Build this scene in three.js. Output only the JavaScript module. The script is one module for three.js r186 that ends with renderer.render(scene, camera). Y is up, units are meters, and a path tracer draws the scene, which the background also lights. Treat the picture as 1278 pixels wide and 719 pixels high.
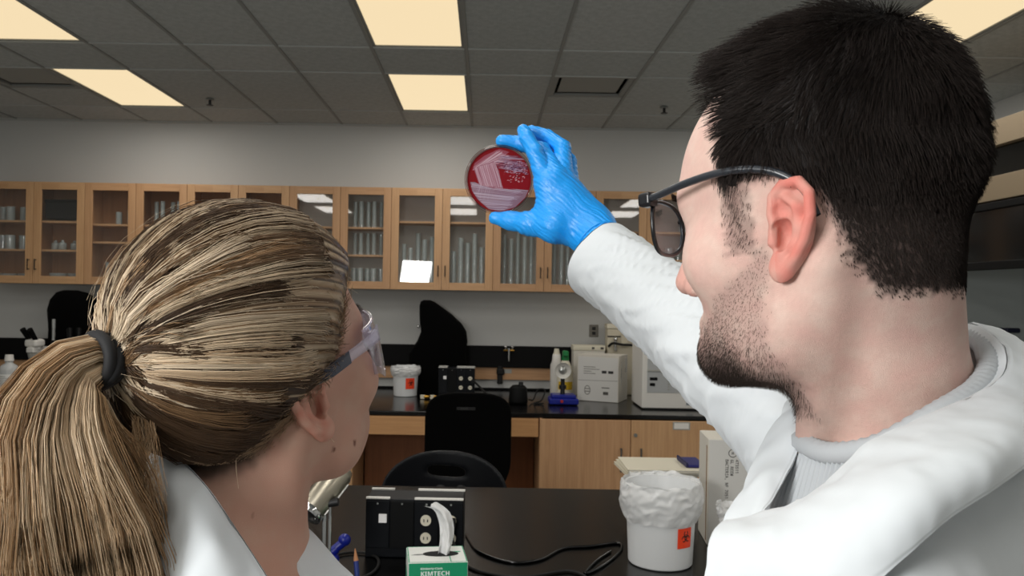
import * as THREE from 'three';
import { RoundedBoxGeometry } from 'three/addons/geometries/RoundedBoxGeometry.js';
import { mergeGeometries } from 'three/addons/utils/BufferGeometryUtils.js';
import { RectAreaLightUniformsLib } from 'three/addons/lights/RectAreaLightUniformsLib.js';
import { createNoise3D } from 'simplex-noise';

// ------------------------------------------------------------------ camera, light, exposure
const F = 1020, EYE = 1.72, CX = 605, CY = 368, ROLL = 0.0165;
const scene = new THREE.Scene();
scene.background = new THREE.Color(0.01, 0.011, 0.012);
const camera = new THREE.PerspectiveCamera(2 * Math.atan(359.5 / F) * 180 / Math.PI, 1278 / 719, 0.05, 40);
camera.position.set(0, EYE, 0);
camera.rotation.set(0, 0, ROLL);
camera.setViewOffset(1278, 719, 639 - CX, 359.5 - CY, 1278, 719);
camera.focus = 0.8; camera.userData.fStop = 20;
camera.updateProjectionMatrix();
const renderer = new THREE.WebGLRenderer({ antialias: true });
renderer.toneMapping = THREE.LinearToneMapping;
renderer.toneMappingExposure = 1.0;
renderer.shadowMap.enabled = true;
renderer.shadowMap.type = THREE.PCFSoftShadowMap;
RectAreaLightUniformsLib.init();
const LAMP_RADIANCE = 5.2, LAMP_COLOR = new THREE.Color(1, 0.975, 0.94);   // the ceiling lamps
const KEY_RADIANCE = 30, KEY_COLOR = new THREE.Color(1, 0.99, 0.97), KEY_AT = [-1.3, 2.06, 0.6], KEY_LOOK = [0.05, 1.66, -0.75], KEY_W = 0.7, KEY_H = 0.54;   // the photographer's softbox, seen mirrored in a cabinet pane
function areaLight(color, radiance, w, h, at, look) {
  const l = new THREE.RectAreaLight(color, radiance, w, h);
  l.position.set(...at); l.lookAt(...look); l.castShadow = true; scene.add(l); return l;
}
areaLight(KEY_COLOR, KEY_RADIANCE, KEY_W, KEY_H, KEY_AT, KEY_LOOK).name = 'softbox_glow';

// ------------------------------------------------------------------ helpers
const V = (x, y, z) => new THREE.Vector3(x, y, z);
function mulberry(a) { return () => { a |= 0; a = a + 0x6D2B79F5 | 0; let t = Math.imul(a ^ a >>> 15, 1 | a); t = t + Math.imul(t ^ t >>> 7, 61 | t) ^ t; return ((t ^ t >>> 14) >>> 0) / 4294967296; }; }
const rnd = mulberry(77), noise = createNoise3D(mulberry(5));
const clamp = (x, a = 0, b = 1) => Math.min(b, Math.max(a, x)), lerp = (a, b, t) => a + (b - a) * t;
const sstep = (a, b, x) => { const t = clamp((x - a) / (b - a)); return t * t * (3 - 2 * t); };
function fbm(x, y, z, o = 4) { let s = 0, a = 0.5, f = 1; for (let i = 0; i < o; i++) { s += a * noise(x * f, y * f, z * f); a *= 0.5; f *= 2.03; } return s; }
// a point of the room that stands at a measured image position and distance
function P(px, py, d) {
  const u = (px - CX) / F, v = -(py - CY) / F, c = Math.cos(ROLL), s = Math.sin(ROLL);
  return V((u * c - v * s) * d, EYE + (u * s + v * c) * d, -d);
}
const names = new Map();
function numbered(n) { const k = names.get(n) ?? 0; names.set(n, k + 1); return k ? n + '_' + String(k).padStart(3, '0') : n; }
function thing(name, label, category, at = [0, 0, 0], turn = 0, group) {
  const o = new THREE.Group(); o.name = numbered(name); o.position.set(...at); o.rotation.y = turn; scene.add(o);
  o.userData = { label, category }; if (group) o.userData.group = group; return o;
}
function struct(name, parentGroup) { const o = new THREE.Group(); o.name = numbered(name); o.userData.kind = 'structure'; (parentGroup || scene).add(o); return o; }
function clean(g) {
  g = g.index ? g.toNonIndexed() : g;
  if (!g.attributes.normal) g.computeVertexNormals();
  if (!g.attributes.uv) g.setAttribute('uv', new THREE.BufferAttribute(new Float32Array(g.attributes.position.count * 2), 2));
  for (const k of Object.keys(g.attributes)) if (!['position', 'normal', 'uv'].includes(k)) g.deleteAttribute(k);
  return g;
}
function merge(geos) { geos = [].concat(geos); return geos.length === 1 ? geos[0] : mergeGeometries(geos.map(clean)); }
function part(name, geos, m, parent, label) {
  const o = new THREE.Mesh(merge(geos), m); o.name = name; o.castShadow = o.receiveShadow = true; parent.add(o);
  if (label) o.userData.label = label; return o;
}
// every upright box gets uv in metres from its own faces
function boxUV(g, swap) {
  const p = g.attributes.position, n = g.attributes.normal, uv = new Float32Array(p.count * 2);
  for (let i = 0; i < p.count; i++) {
    const ax = Math.abs(n.getX(i)), ay = Math.abs(n.getY(i)), az = Math.abs(n.getZ(i));
    let a, b;
    if (ax >= ay && ax >= az) { a = p.getZ(i); b = p.getY(i); } else if (ay >= az) { a = p.getX(i); b = p.getZ(i); } else { a = p.getX(i); b = p.getY(i); }
    uv[2 * i] = swap ? b : a; uv[2 * i + 1] = swap ? a : b;
  }
  g.setAttribute('uv', new THREE.BufferAttribute(uv, 2)); return g;
}
function bx(w, h, d, x = 0, y = 0, z = 0, r = 0.003, swap = false) {
  const g = r > 0 ? new RoundedBoxGeometry(w, h, d, 1, Math.min(r, w / 2.1, h / 2.1, d / 2.1)) : new THREE.BoxGeometry(w, h, d);
  g.translate(x, y, z); return boxUV(g, swap);
}
const cyl = (r0, r1, h, x = 0, y = 0, z = 0, seg = 24) => new THREE.CylinderGeometry(r1, r0, h, seg).translate(x, y, z);
function rod(a, b, r0, r1 = r0, seg = 12) {
  const d = b.clone().sub(a), g = new THREE.CylinderGeometry(r1, r0, d.length(), seg);
  g.applyQuaternion(new THREE.Quaternion().setFromUnitVectors(V(0, 1, 0), d.clone().normalize()));
  return g.translate((a.x + b.x) / 2, (a.y + b.y) / 2, (a.z + b.z) / 2);
}
const tube = (pts, r, seg = 40, rs = 8) => new THREE.TubeGeometry(new THREE.CatmullRomCurve3(pts), seg, r, rs, false);
const lathe = (pts, seg = 24) => new THREE.LatheGeometry(pts.map(([x, y]) => new THREE.Vector2(x, y)), seg);

// ------------------------------------------------------------------ materials
function dataTex(w, h, f, srgb = true) {
  const d = new Uint8Array(w * h * 4);
  for (let y = 0; y < h; y++) for (let x = 0; x < w; x++) { const c = f(x / w, y / h), i = (y * w + x) * 4; d[i] = c[0]; d[i + 1] = c[1]; d[i + 2] = c[2]; d[i + 3] = 255; }
  const t = new THREE.DataTexture(d, w, h); t.magFilter = THREE.LinearFilter; t.minFilter = THREE.LinearFilter; t.wrapS = t.wrapT = THREE.RepeatWrapping;
  if (srgb) t.colorSpace = THREE.SRGBColorSpace; t.needsUpdate = true; return t;
}
function woodTex(seed, a, b, across = 1) {
  return dataTex(512, 512, (u, v) => {
    const x = Math.cos(u * 6.2832) * 0.9, z = Math.sin(u * 6.2832) * 0.9;      // repeats along u
    const w = fbm(x * 3 + seed, v * 0.8, z * 3, 3), l = fbm(x * 14 * across + seed, v * 1.6 + w, z * 14 * across, 4), f = fbm(x * 60, v * 6, z * 60 + seed, 2);
    const t = clamp(0.5 + 0.45 * l + 0.4 * w + 0.3 * f);
    return [0, 1, 2].map((i) => lerp(a[i], b[i], t));
  });
}
const std = (color, roughness = 0.6, metalness = 0, extra = {}) => new THREE.MeshStandardMaterial({ color, roughness, metalness, ...extra });
const phy = (o) => new THREE.MeshPhysicalMaterial(o);
const woodA = woodTex(3, [180, 136, 96], [206, 163, 122]), woodB = woodTex(11, [188, 144, 102], [212, 170, 126]);
const M = {
  wood: std(0xffffff, 0.45, 0, { map: woodA }), woodB: std(0xffffff, 0.45, 0, { map: woodB }),
  woodIn: std(0xd8c8b4, 0.6, 0, { map: woodA }),
  wall: std(0xcbccca, 0.85), epoxy: std(0x070708, 0.2), epoxyEdge: phy({ color: 0x020203, roughness: 0.6, specularIntensity: 0.35 }),
  black: phy({ color: 0x040506, roughness: 0.6, specularIntensity: 0.4 }), blackSoft: phy({ color: 0x010101, roughness: 1, specularIntensity: 0.25 }), navy: phy({ color: 0x04070d, roughness: 0.5, specularIntensity: 0.4 }), rubber: std(0x030303, 0.7),
  white: std(0xe8e6e0, 0.5), cream: std(0xe2dcc8, 0.5), beige: std(0xcfc7b2, 0.5), greyPl: std(0xa9a9a2, 0.5), carton: std(0xd9d5cb, 0.85), kraft: std(0x8f6b45, 0.9),
  steel: std(0xb8bab8, 0.28, 1), chrome: std(0xd8d9da, 0.1, 1), dark: std(0x111214, 0.5), brass: std(0xb48a3c, 0.3, 1),
  blue: std(0x10208a, 0.35), red: std(0xb3211c, 0.5), green: std(0x0f7d3f, 0.5), yellow: std(0xd9b21e, 0.5), orange: std(0xff4a1e, 0.6),
  pane: phy({ color: 0xffffff, transmission: 1, thickness: 0, roughness: 0.02, ior: 1.6 }),
  glass: phy({ color: 0xe6eeee, transmission: 0.66, thickness: 0, roughness: 0.06, ior: 1.8 }),
  lampFace: std(0x000000, 0.6, 0, { emissive: new THREE.Color(1, 0.8, 0.5), emissiveIntensity: 0.92 }),
  tbar: std(0x8f918e, 0.6), crossbar: std(0xb9bcba, 0.8), handle: std(0x77746e, 0.35, 0.8), pull: std(0x3d3730, 0.4, 0.6), melamine: std(0xc8c4bc, 0.6),
};
function canvasTex(w, h, draw) {
  const c = document.createElement('canvas'); c.width = w; c.height = h; const g = c.getContext('2d'); draw(g, w, h);
  const t = new THREE.CanvasTexture(c); t.colorSpace = THREE.SRGBColorSpace; t.magFilter = THREE.LinearFilter; return t;
}
const print = (w, h, draw, rough = 0.7) => std(0xffffff, rough, 0, { map: canvasTex(w, h, draw) });
// ------------------------------------------------------------------ the room
const WZ = -7.67, LX = -5.1, RX = 4.0, BZ = 2.6, CH = EYE + 1.58;
{
  const t = 0.12, w = RX - LX, d = BZ - WZ, cx = (RX + LX) / 2, cz = (BZ + WZ) / 2;
  const fl = struct('floor'); 
  const floorTones = [0xa3a6a6, 0x918e84, 0x89867c].map((c) => std(c, 0.5));
  part('floor_slab', bx(w + 2 * t, 0.1, d + 2 * t, cx, -0.054, cz, 0), std(0x5d5a53, 0.8), fl);
  part('floor_covering', bx(w, 0.004, d, cx, -0.002, cz, 0), floorTones[0], fl);
  const mk = (n, g) => part('wall_panel', g, M.wall, struct(n));
  mk('wall_back', bx(w + 2 * t, CH + 0.2, t, cx, CH / 2 + 0.05, WZ - t / 2, 0));
  mk('wall_left', bx(t, CH + 0.2, d, LX - t / 2, CH / 2 + 0.05, cz, 0));
  mk('wall_right', bx(t, CH + 0.2, d, RX + t / 2, CH / 2 + 0.05, cz, 0));
  mk('wall_front', bx(w + 2 * t, CH + 0.2, t, cx, CH / 2 + 0.05, BZ + t / 2, 0));
}
// suspended ceiling: mineral tiles in a grid of bars; lamps and vents take the place of tiles
const ceil = struct('ceiling');
const GX0 = -0.145, GW = 0.6096, rows = [[-7.67, -7.09], [-7.09, -5.87], [-5.87, -5.26], [-5.26, -4.04], [-4.04, -3.43], [-3.43, -2.21], [-2.21, -1.6], [-1.6, -0.38], [-0.38, 0.23], [0.23, 1.45], [1.45, 2.06], [2.06, 2.6]];
{
  part('ceiling_slab', bx(RX - LX + 0.24, 0.1, BZ - WZ + 0.24, (RX + LX) / 2, CH + 0.15, (BZ + WZ) / 2, 0), std(0x555550, 0.9), ceil);
  const tileTex = dataTex(256, 256, (u, v) => { const n = noise(u * 90, v * 90, 1) > 0.62 ? 0.72 : 1, c = (226 + 14 * fbm(u * 6, v * 6, 4, 3)) * n; return [c, c, c]; });
  const tones = [0xcdd1cf, 0xc9cdcb, 0xd1d4d2].map((c) => { const m = std(c, 0.95, 0, { map: tileTex.clone() }); m.map.repeat.set(3, 3); m.map.needsUpdate = true; return m; });
  const lampCols = [-4 - 4 - 0, -4, 0, 5], vents = [[1, 1], [-6, 1]];
  const cache = new Map(), bars = [];
  for (let r = 0; r < rows.length; r++) {
    const [z0, z1] = rows[r], dz = z1 - z0, long = dz > 1;
    for (let c = -9; c <= 7; c++) {
      let x1 = GX0 + c * GW, x0 = x1 - GW; x0 = Math.max(x0, LX); x1 = Math.min(x1, RX); if (x1 - x0 < 0.03) continue;
      const lampHere = long && [-4, 0, 5].includes(c) && r <= 9;
      if (lampHere) {
        const where = r === 1 ? 'last before the back wall' : r === 3 ? 'second from the back wall' : 'row ' + r;
        const col = c === -4 ? 'left' : c === 0 ? 'middle' : 'right';
        const nth = { 1: 'one nearest the back wall', 3: 'one second from the back wall', 5: 'one third from the back wall', 7: 'one fourth from the back wall', 9: 'one fifth from the back wall' }[r];
        const o = thing('ceiling_light', 'recessed cream glowing ceiling light panel in the ' + col + ' row, ' + nth, 'ceiling light', [(x0 + x1) / 2, CH, (z0 + z1) / 2], 0, 'ceiling light panels');
        const w = x1 - x0, h = dz;
        part('frame', [bx(0.03, 0.03, h, -w / 2 + 0.015, 0.016, 0, 0.002), bx(0.03, 0.03, h, w / 2 - 0.015, 0.016, 0, 0.002), bx(w - 0.06, 0.03, 0.03, 0, 0.016, h / 2 - 0.015, 0.002), bx(w - 0.06, 0.03, 0.03, 0, 0.016, -h / 2 + 0.015, 0.002)], M.tbar, o);
        part('diffuser', bx(w - 0.06, 0.006, h - 0.06, 0, 0.012, 0, 0), M.lampFace, o);
        part('housing', bx(w - 0.02, 0.06, h - 0.02, 0, 0.062, 0, 0.004), M.white, o);
        areaLight(LAMP_COLOR, LAMP_RADIANCE, w - 0.07, h - 0.07, [o.position.x, CH - 0.012, o.position.z], [o.position.x, 0, o.position.z + 0.0001]).name = 'ceiling_light_glow';
        continue;
      }
      if (long && ((r === 1 && c === 2) || (r === 1 && c === -5))) {   // air vents: a drop plate in a dark slot, short tile behind
        const w = x1 - x0, vz = z0 + 0.61;
        const o = thing('air_vent', c === 2 ? 'square ceiling air vent right of the middle light panel' : 'square ceiling air vent at the left edge of the photo', 'air vent', [(x0 + x1) / 2, CH, vz + 0.3], 0);
        part('frame', [bx(w, 0.02, 0.05, 0, 0.012, 0.28), bx(w, 0.02, 0.05, 0, 0.012, -0.28), bx(0.05, 0.02, 0.51, -w / 2 + 0.025, 0.012, 0), bx(0.05, 0.02, 0.51, w / 2 - 0.025, 0.012, 0)], M.tbar, o);
        part('duct', bx(w - 0.02, 0.02, 0.58, 0, 0.09, 0), M.blackSoft, o);
        part('drop_plate', bx(w - 0.15, 0.012, 0.42, 0, 0.022, 0), std(0x9a9a94, 0.7), o);
        part('tile', bx(x1 - x0 - 0.012, 0.015, 0.6, (x0 + x1) / 2, CH + 0.008, z0 + 0.3, 0), tones[1], ceil);
        continue;
      }
      const key = [(x1 - x0).toFixed(3), dz.toFixed(3)].join();
      if (!cache.has(key)) cache.set(key, bx(x1 - x0 - 0.006, 0.015, dz - 0.006, 0, 0, 0, 0.003));
      const m = part(numberedTile(), cache.get(key), tones[Math.floor(rnd() * 3)], ceil);
      m.position.set((x0 + x1) / 2, CH + 0.0085 + (rnd() - 0.5) * 0.002, (z0 + z1) / 2);
    }
  }
  function numberedTile() { return numbered('tile'); }
  for (let c = -9; c <= 6; c++) { const x = GX0 + c * GW; if (x > LX && x < RX) part('grid_bar', bx(0.022, 0.012, BZ - WZ, x, CH - 0.0005, (BZ + WZ) / 2, 0.002), M.tbar, ceil); }
  for (let r = 1; r < rows.length; r++) part('grid_bar', bx(RX - LX, 0.012, 0.024, (RX + LX) / 2, CH + 0.0005, rows[r][0], 0.002), M.crossbar, ceil);
  part('grid_bar', bx(RX - LX, 0.02, 0.02, (RX + LX) / 2, CH - 0.006, WZ + 0.012, 0.002), M.crossbar, ceil);
  for (const [px, py, lab] of [[262, 123, 'small ceiling sprinkler head between the left and middle light rows'], [829, 133, 'small ceiling sprinkler head above the dark-haired person\'s forehead']]) {
    const d = 1.58 * F / (CY - py + (px - CX) * ROLL), p = P(px, py, d);
    const o = thing('sprinkler', lab, 'sprinkler', [p.x, CH - 0.005, p.z]);
    part('escutcheon', cyl(0.035, 0.03, 0.008, 0, -0.004, 0), M.tbar, o);
    part('nozzle', [cyl(0.012, 0.012, 0.04, 0, -0.025, 0, 12), cyl(0.028, 0.028, 0.004, 0, -0.05, 0, 16)], M.dark, o);
  }
}
// ------------------------------------------------------------------ wall cabinets with glass doors
const CABY = EYE + 0.036, CABH = 0.914, CABW = 0.9185, CABD = 0.33, CABX0 = -4.525, CABZ = WZ + CABD;
const ord = ['first', 'second', 'third', 'fourth', 'fifth', 'sixth', 'seventh', 'eighth', 'ninth', 'tenth', 'eleventh', 'twelfth', 'thirteenth', 'fourteenth'];
const shelfPlan = [[0.3, 0.56], [0.38, 0.54], [0.3, 0.56], [0.3, 0.55], [0.61], [0.62], [0.3, 0.55]];   // two door cabinets: shelf heights above the cabinet floor (per cabinet)
function doorFrame(w, h) {
  const s = 0.068, t = 0.02;
  return [bx(s, h, t, -w / 2 + s / 2, h / 2, 0, 0.002, false), bx(s, h, t, w / 2 - s / 2, h / 2, 0, 0.002, false), bx(w - 2 * s, s, t, 0, s / 2, 0, 0.002, true), bx(w - 2 * s, s, t, 0, h - s / 2, 0, 0.002, true)];
}
{
  const side = bx(0.018, CABH, CABD - 0.024, 0, 0, 0, 0.001), flat = bx(CABW - 0.037, 0.018, CABD - 0.024, 0, 0, 0, 0.001, true), backG = bx(CABW - 0.036, CABH, 0.008, 0, 0, 0, 0, false), shelfG = bx(CABW - 0.04, 0.018, CABD - 0.07, 0, 0, 0, 0.001, true), divG = bx(0.018, CABH - 0.04, CABD - 0.05, 0, 0, 0, 0.001);
  const dw = CABW / 2 - 0.003, frameG = merge(doorFrame(dw, CABH)), paneG = bx(dw - 0.13, CABH - 0.13, 0.004, 0, CABH / 2, 0, 0), handG = merge([rod(V(0, -0.05, 0.03), V(0, 0.05, 0.03), 0.005), rod(V(0, -0.042, 0), V(0, -0.042, 0.03), 0.004), rod(V(0, 0.042, 0), V(0, 0.042, 0.03), 0.004)]);
  const what = ['at the left edge of the photo', 'with the third and fourth doors, upper left', 'right above the blonde hair', 'holding glass tubes, right of the blonde hair', 'below the red dish, its pane mirroring the softbox', 'behind the blue glove, full of tall tubes', 'between the blue glove and the black glasses'];
  for (let k = 0; k < 7; k++) {
    const o = thing('wall_cabinet', 'wooden wall cabinet with two glass doors, ' + what[k], 'cabinet', [CABX0 + (k + 0.5) * CABW, CABY, WZ + 0.001], 0, 'row of glass-door wall cabinets');
    const zc = (CABD - 0.024) / 2;
    for (const s of [-1, 1]) part('side_panel', side, M.wood, o).position.set(s * (CABW / 2 - 0.009), CABH / 2, zc);
    part('top_panel', flat, M.wood, o).position.set(0, CABH - 0.009, zc); part('bottom_panel', flat, M.woodB, o).position.set(0, 0.009, zc);
    part('back_panel', backG, k < 3 ? M.woodIn : M.melamine, o).position.set(0, CABH / 2, 0.005); part('divider', divG, k < 3 ? M.woodIn : M.melamine, o).position.set(0, CABH / 2, 0.13);
    for (const y of shelfPlan[k]) part('shelf', shelfG, M.woodB, o).position.set(0, y, 0.15);
    for (const s of [-1, 1]) {
      const dr = part('door', frameG, k % 2 ? M.wood : M.woodB, o); dr.position.set(s * CABW / 4, 0, CABD - 0.011);
      part('pane', paneG, M.pane, dr); const hd = part('handle', handG, M.pull, dr); hd.position.set(-s * (dw / 2 - 0.03), 0.17, 0.01);
    }
  }
}
// glassware behind the panes
{
  const wall2 = 0.0025;
  const shells = {
    beaker: (r, h) => lathe([[0, 0], [r * 0.94, 0], [r, 0.004], [r, h - 0.004], [r * 1.06, h], [r - wall2, h - 0.002], [r - wall2, 0.006], [0, 0.005]], 16),
    cylinder: (r, h) => lathe([[0, 0], [r * 1.42, 0], [r * 1.42, 0.008], [r * 1.1, 0.016], [r, 0.03], [r, h - 0.004], [r * 1.15, h], [r - wall2, h - 0.003], [r - wall2, 0.03], [0, 0.028]], 14),
    flask: (r, h) => lathe([[0, 0], [r, 0], [r * 1.03, 0.01], [r * 0.32, h * 0.62], [r * 0.32, h - 0.004], [r * 0.42, h], [r * 0.3, h - 0.003], [r * 0.29, h * 0.62], [r * 0.98, 0.012], [0, 0.006]], 16),
    bottle: (r, h) => lathe([[0, 0], [r, 0], [r, h * 0.66], [r * 0.8, h * 0.74], [r * 0.4, h * 0.82], [r * 0.4, h], [r * 0.34, h], [r * 0.34, h * 0.82], [r * 0.92, h * 0.66], [r * 0.92, 0.006], [0, 0.006]], 16),
    dish: (r, h) => lathe([[0, 0], [r * 0.7, 0], [r, h], [r - wall2, h], [r * 0.68, 0.004], [0, 0.004]], 18),
  };
  const word = { beaker: 'clear glass beaker', cylinder: 'tall clear glass cylinder', flask: 'conical glass flask', bottle: 'squat glass bottle', dish: 'shallow glass dish' };
  const geo = new Map(), made = new Map();
  function row(door, level, kind, xs, r, h, hs) {
    const cab = door >> 1, s = door & 1 ? 1 : -1, y = level < 0 ? CABY + 0.018 : CABY + shelfPlan[cab][level] + 0.009, lev = level < 0 ? 'cabinet floor' : shelfPlan[cab].length < 2 ? 'shelf' : level ? 'upper shelf' : 'lower shelf';
    xs.forEach((x, i) => {
      const hh = hs ? hs[i % hs.length] : h, key = kind + r + hh; if (!geo.has(key)) geo.set(key, shells[kind](r, hh));
      const label = (xs.length > 1 ? ord[i] + ' ' : 'single ') + word[kind] + (xs.length > 1 ? ' from left' : '') + ' on the ' + lev + ' behind the ' + ord[door] + ' glass door';
      const o = new THREE.Mesh(geo.get(key), M.glass); o.name = numbered('glass_' + kind); o.castShadow = o.receiveShadow = true;
      o.position.set(CABX0 + cab * CABW + CABW / 2 + s * CABW / 4 + x, y, WZ + (kind === 'dish' ? 0.16 : 0.17 + (i % 2 ? 0.03 : -0.02)));
      o.userData = { label, category: 'glassware', group: word[kind] + ' row on the ' + lev + ' behind the ' + ord[door] + ' glass door' }; scene.add(o);
    });
  }
  const span = (n, w) => Array.from({ length: n }, (_, i) => (i - (n - 1) / 2) * w);
  row(0, 1, 'beaker', span(4, 0.095), 0.036, 0.13); row(0, 0, 'beaker', span(4, 0.095), 0.042, 0.13); row(0, -1, 'dish', span(2, 0.17), 0.08, 0.07);
  row(1, 0, 'bottle', [-0.12, -0.03, 0.055], 0.036, 0.09); row(1, 0, 'cylinder', [0.125], 0.022, 0.15); row(1, -1, 'dish', span(2, 0.17), 0.08, 0.08);
  row(2, 1, 'beaker', [0, 0.13], 0.028, 0.12); row(2, -1, 'flask', [-0.1, 0.01, 0.11], 0.05, 0.19);
  row(3, 1, 'cylinder', span(4, 0.075), 0.02, 0.22);
  row(4, 0, 'cylinder', span(4, 0.075), 0.02, 0.28); row(5, 0, 'cylinder', span(4, 0.075), 0.02, 0.26); row(6, 0, 'beaker', span(3, 0.1), 0.04, 0.13);
  row(7, 1, 'cylinder', span(5, 0.06), 0.02, 0.24); row(7, 0, 'cylinder', span(5, 0.06), 0.019, 0.2); row(7, -1, 'beaker', span(5, 0.062), 0.027, 0.17);
  row(8, -1, 'cylinder', span(5, 0.064), 0.021, 0.46, [0.4, 0.36, 0.5, 0.44, 0.47]);
  row(9, -1, 'cylinder', span(5, 0.064), 0.022, 0.48, [0.34, 0.46, 0.42, 0.5, 0.38]);
  row(10, -1, 'cylinder', span(5, 0.062), 0.018, 0.5, [0.5, 0.46, 0.52, 0.48, 0.5]); row(11, -1, 'cylinder', span(5, 0.062), 0.018, 0.5, [0.46, 0.52, 0.44, 0.5, 0.48]);
  row(12, 0, 'beaker', span(3, 0.1), 0.038, 0.12); row(13, 0, 'beaker', span(3, 0.1), 0.036, 0.11);
  const bxo = thing('storage_box', 'black box on the upper shelf behind the second glass door', 'box', [CABX0 + CABW * 0.75, CABY + 0.585 + 0.009, WZ + 0.16]);
  part('box_body', bx(0.32, 0.14, 0.2, 0, 0.07, 0), M.black, bxo); part('lid', bx(0.33, 0.03, 0.21, 0, 0.156, 0), M.blackSoft, bxo);
}
// ------------------------------------------------------------------ bench along the back wall
const BH = EYE - 0.89, BF = -6.18;          // worktop height and front edge
{
  const x0 = LX + 0.01, x1 = 1.825, len = x1 - x0, cx = (x0 + x1) / 2, dep = BF - WZ - 0.004;
  const top = thing('worktop', 'long black laboratory worktop on the wooden base cabinets along the back wall', 'worktop', [cx, BH, WZ + 0.002]);
  part('slab', bx(len, 0.034, dep, 0, -0.017, dep / 2, 0.005), M.epoxy, top);
  part('splash_curb', bx(len, 0.02, 0.02, 0, 0.01, 0.012, 0.003), M.epoxyEdge, top);
  const sp = thing('service_panel', 'black service panel band fixed on the back wall behind the bench', 'panel', [cx, BH + 0.215, WZ + 0.001]);
  part('face', bx(len, 0.2, 0.06, 0, 0.1, 0.031, 0.004), M.epoxyEdge, sp);
  const rl = thing('wooden_rail', 'wooden rail under the black service panel on the back wall', 'rail', [cx - 0.6, BH + 0.1, WZ + 0.001]);
  part('board', bx(len - 1.2, 0.113, 0.035, 0, 0.056, 0.018, 0.003, true), M.wood, rl);
  part('label_holder', bx(0.085, 0.04, 0.004, 0.22 - (cx - 0.6), 0.08, 0.037, 0.001), M.greyPl, rl, 'grey label plate');
  // base cabinet to the right of the knee space
  const bc = thing('base_cabinet', 'oak base cabinet with two tall doors under the right end of the back bench', 'cabinet', [1.118, 0, BF + 0.02]);
  const bw = 1.375, bd = 0.7, h = BH - 0.034;
  for (const s of [-1, 1]) part('side_panel', bx(0.02, h, bd, s * (bw / 2 - 0.01), h / 2, -bd / 2 - 0.022, 0.002), M.wood, bc);
  part('back_panel', bx(bw - 0.042, h, 0.01, 0, h / 2, -bd - 0.012, 0), M.woodIn, bc); part('plinth', bx(bw - 0.042, 0.1, 0.02, 0, 0.05, -0.08), M.black, bc); part('floor_panel', bx(bw - 0.042, 0.018, bd - 0.03, 0, 0.115, -bd / 2 - 0.02, 0.001, true), M.wood, bc);
  const hg = merge([rod(V(0, -0.09, 0.032), V(0, 0.09, 0.032), 0.007), rod(V(0, -0.08, 0), V(0, -0.08, 0.032), 0.005), rod(V(0, 0.08, 0), V(0, 0.08, 0.032), 0.005)]);
  for (const s of [-1, 1]) {
    const dr = part('door', bx(bw / 2 - 0.004, h - 0.115, 0.02, s * bw / 4, (h + 0.105) / 2, -0.01, 0.003), s < 0 ? M.wood : M.woodB, bc);
    part('handle', hg.clone().translate(s * 0.075, h - 0.3, 0), M.handle, dr);
    if (s > 0) { part('lock', cyl(0.014, 0.014, 0.012, 0, 0, 0).rotateX(Math.PI / 2).translate(0.035, h - 0.115, 0.004), M.steel, dr); part('label_holder', [bx(0.13, 0.06, 0.004, 0.38, h - 0.04, 0.002, 0.001)], M.greyPl, dr, 'grey card holder'); part('card', bx(0.11, 0.042, 0.003, 0.38, h - 0.04, 0.0045, 0), M.white, dr, 'white card'); }
  }
  // knee space: apron, wooden back, side of the left cabinet
  const kx0 = -0.97, kx1 = 0.428, kw = kx1 - kx0, kc = (kx0 + kx1) / 2;
  const ap = thing('bench_apron', 'pale wooden drawer rail across the knee space of the back bench', 'drawer rail', [kc, h - 0.145, BF + 0.002]);
  part('front', bx(kw - 0.01, 0.14, 0.02, 0, 0.07, -0.01, 0.003, true), std(0xfff4e2, 0.45, 0, { map: woodB }), ap);
  const kb = thing('knee_space_panel', 'brown wooden back panel inside the knee space of the back bench', 'panel', [kc, 0, BF - 0.55]);
  part('board', bx(kw - 0.01, h - 0.01, 0.02, 0, h / 2, 0, 0.002), std(0xb08a68, 0.6, 0, { map: woodA }), kb);
  const lc = thing('base_cabinet', 'pale wooden base cabinet left of the knee space under the back bench', 'cabinet', [(x0 + kx0) / 2, 0, BF + 0.02]);
  const lw = kx0 - x0 - 0.01, n = 6;
  for (const s of [-1, 1]) part('side_panel', bx(0.02, h, bd, s * (lw / 2 - 0.01), h / 2, -bd / 2 - 0.022, 0.002), M.wood, lc);
  part('back_panel', bx(lw - 0.042, h, 0.01, 0, h / 2, -bd - 0.012, 0), M.woodIn, lc); part('plinth', bx(lw - 0.042, 0.1, 0.02, 0, 0.05, -0.08), M.black, lc);
  for (let i = 0; i < n; i++) { const dr = part('door', bx(lw / n - 0.005, h - 0.115, 0.02, -lw / 2 + (i + 0.5) * lw / n, (h + 0.105) / 2, -0.01, 0.003), M.woodB, lc); part('handle', hg.clone().translate(-lw / 2 + (i + (i % 2 ? 0.12 : 0.88)) * lw / n, h - 0.3, 0), M.handle, dr); }
}
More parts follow.
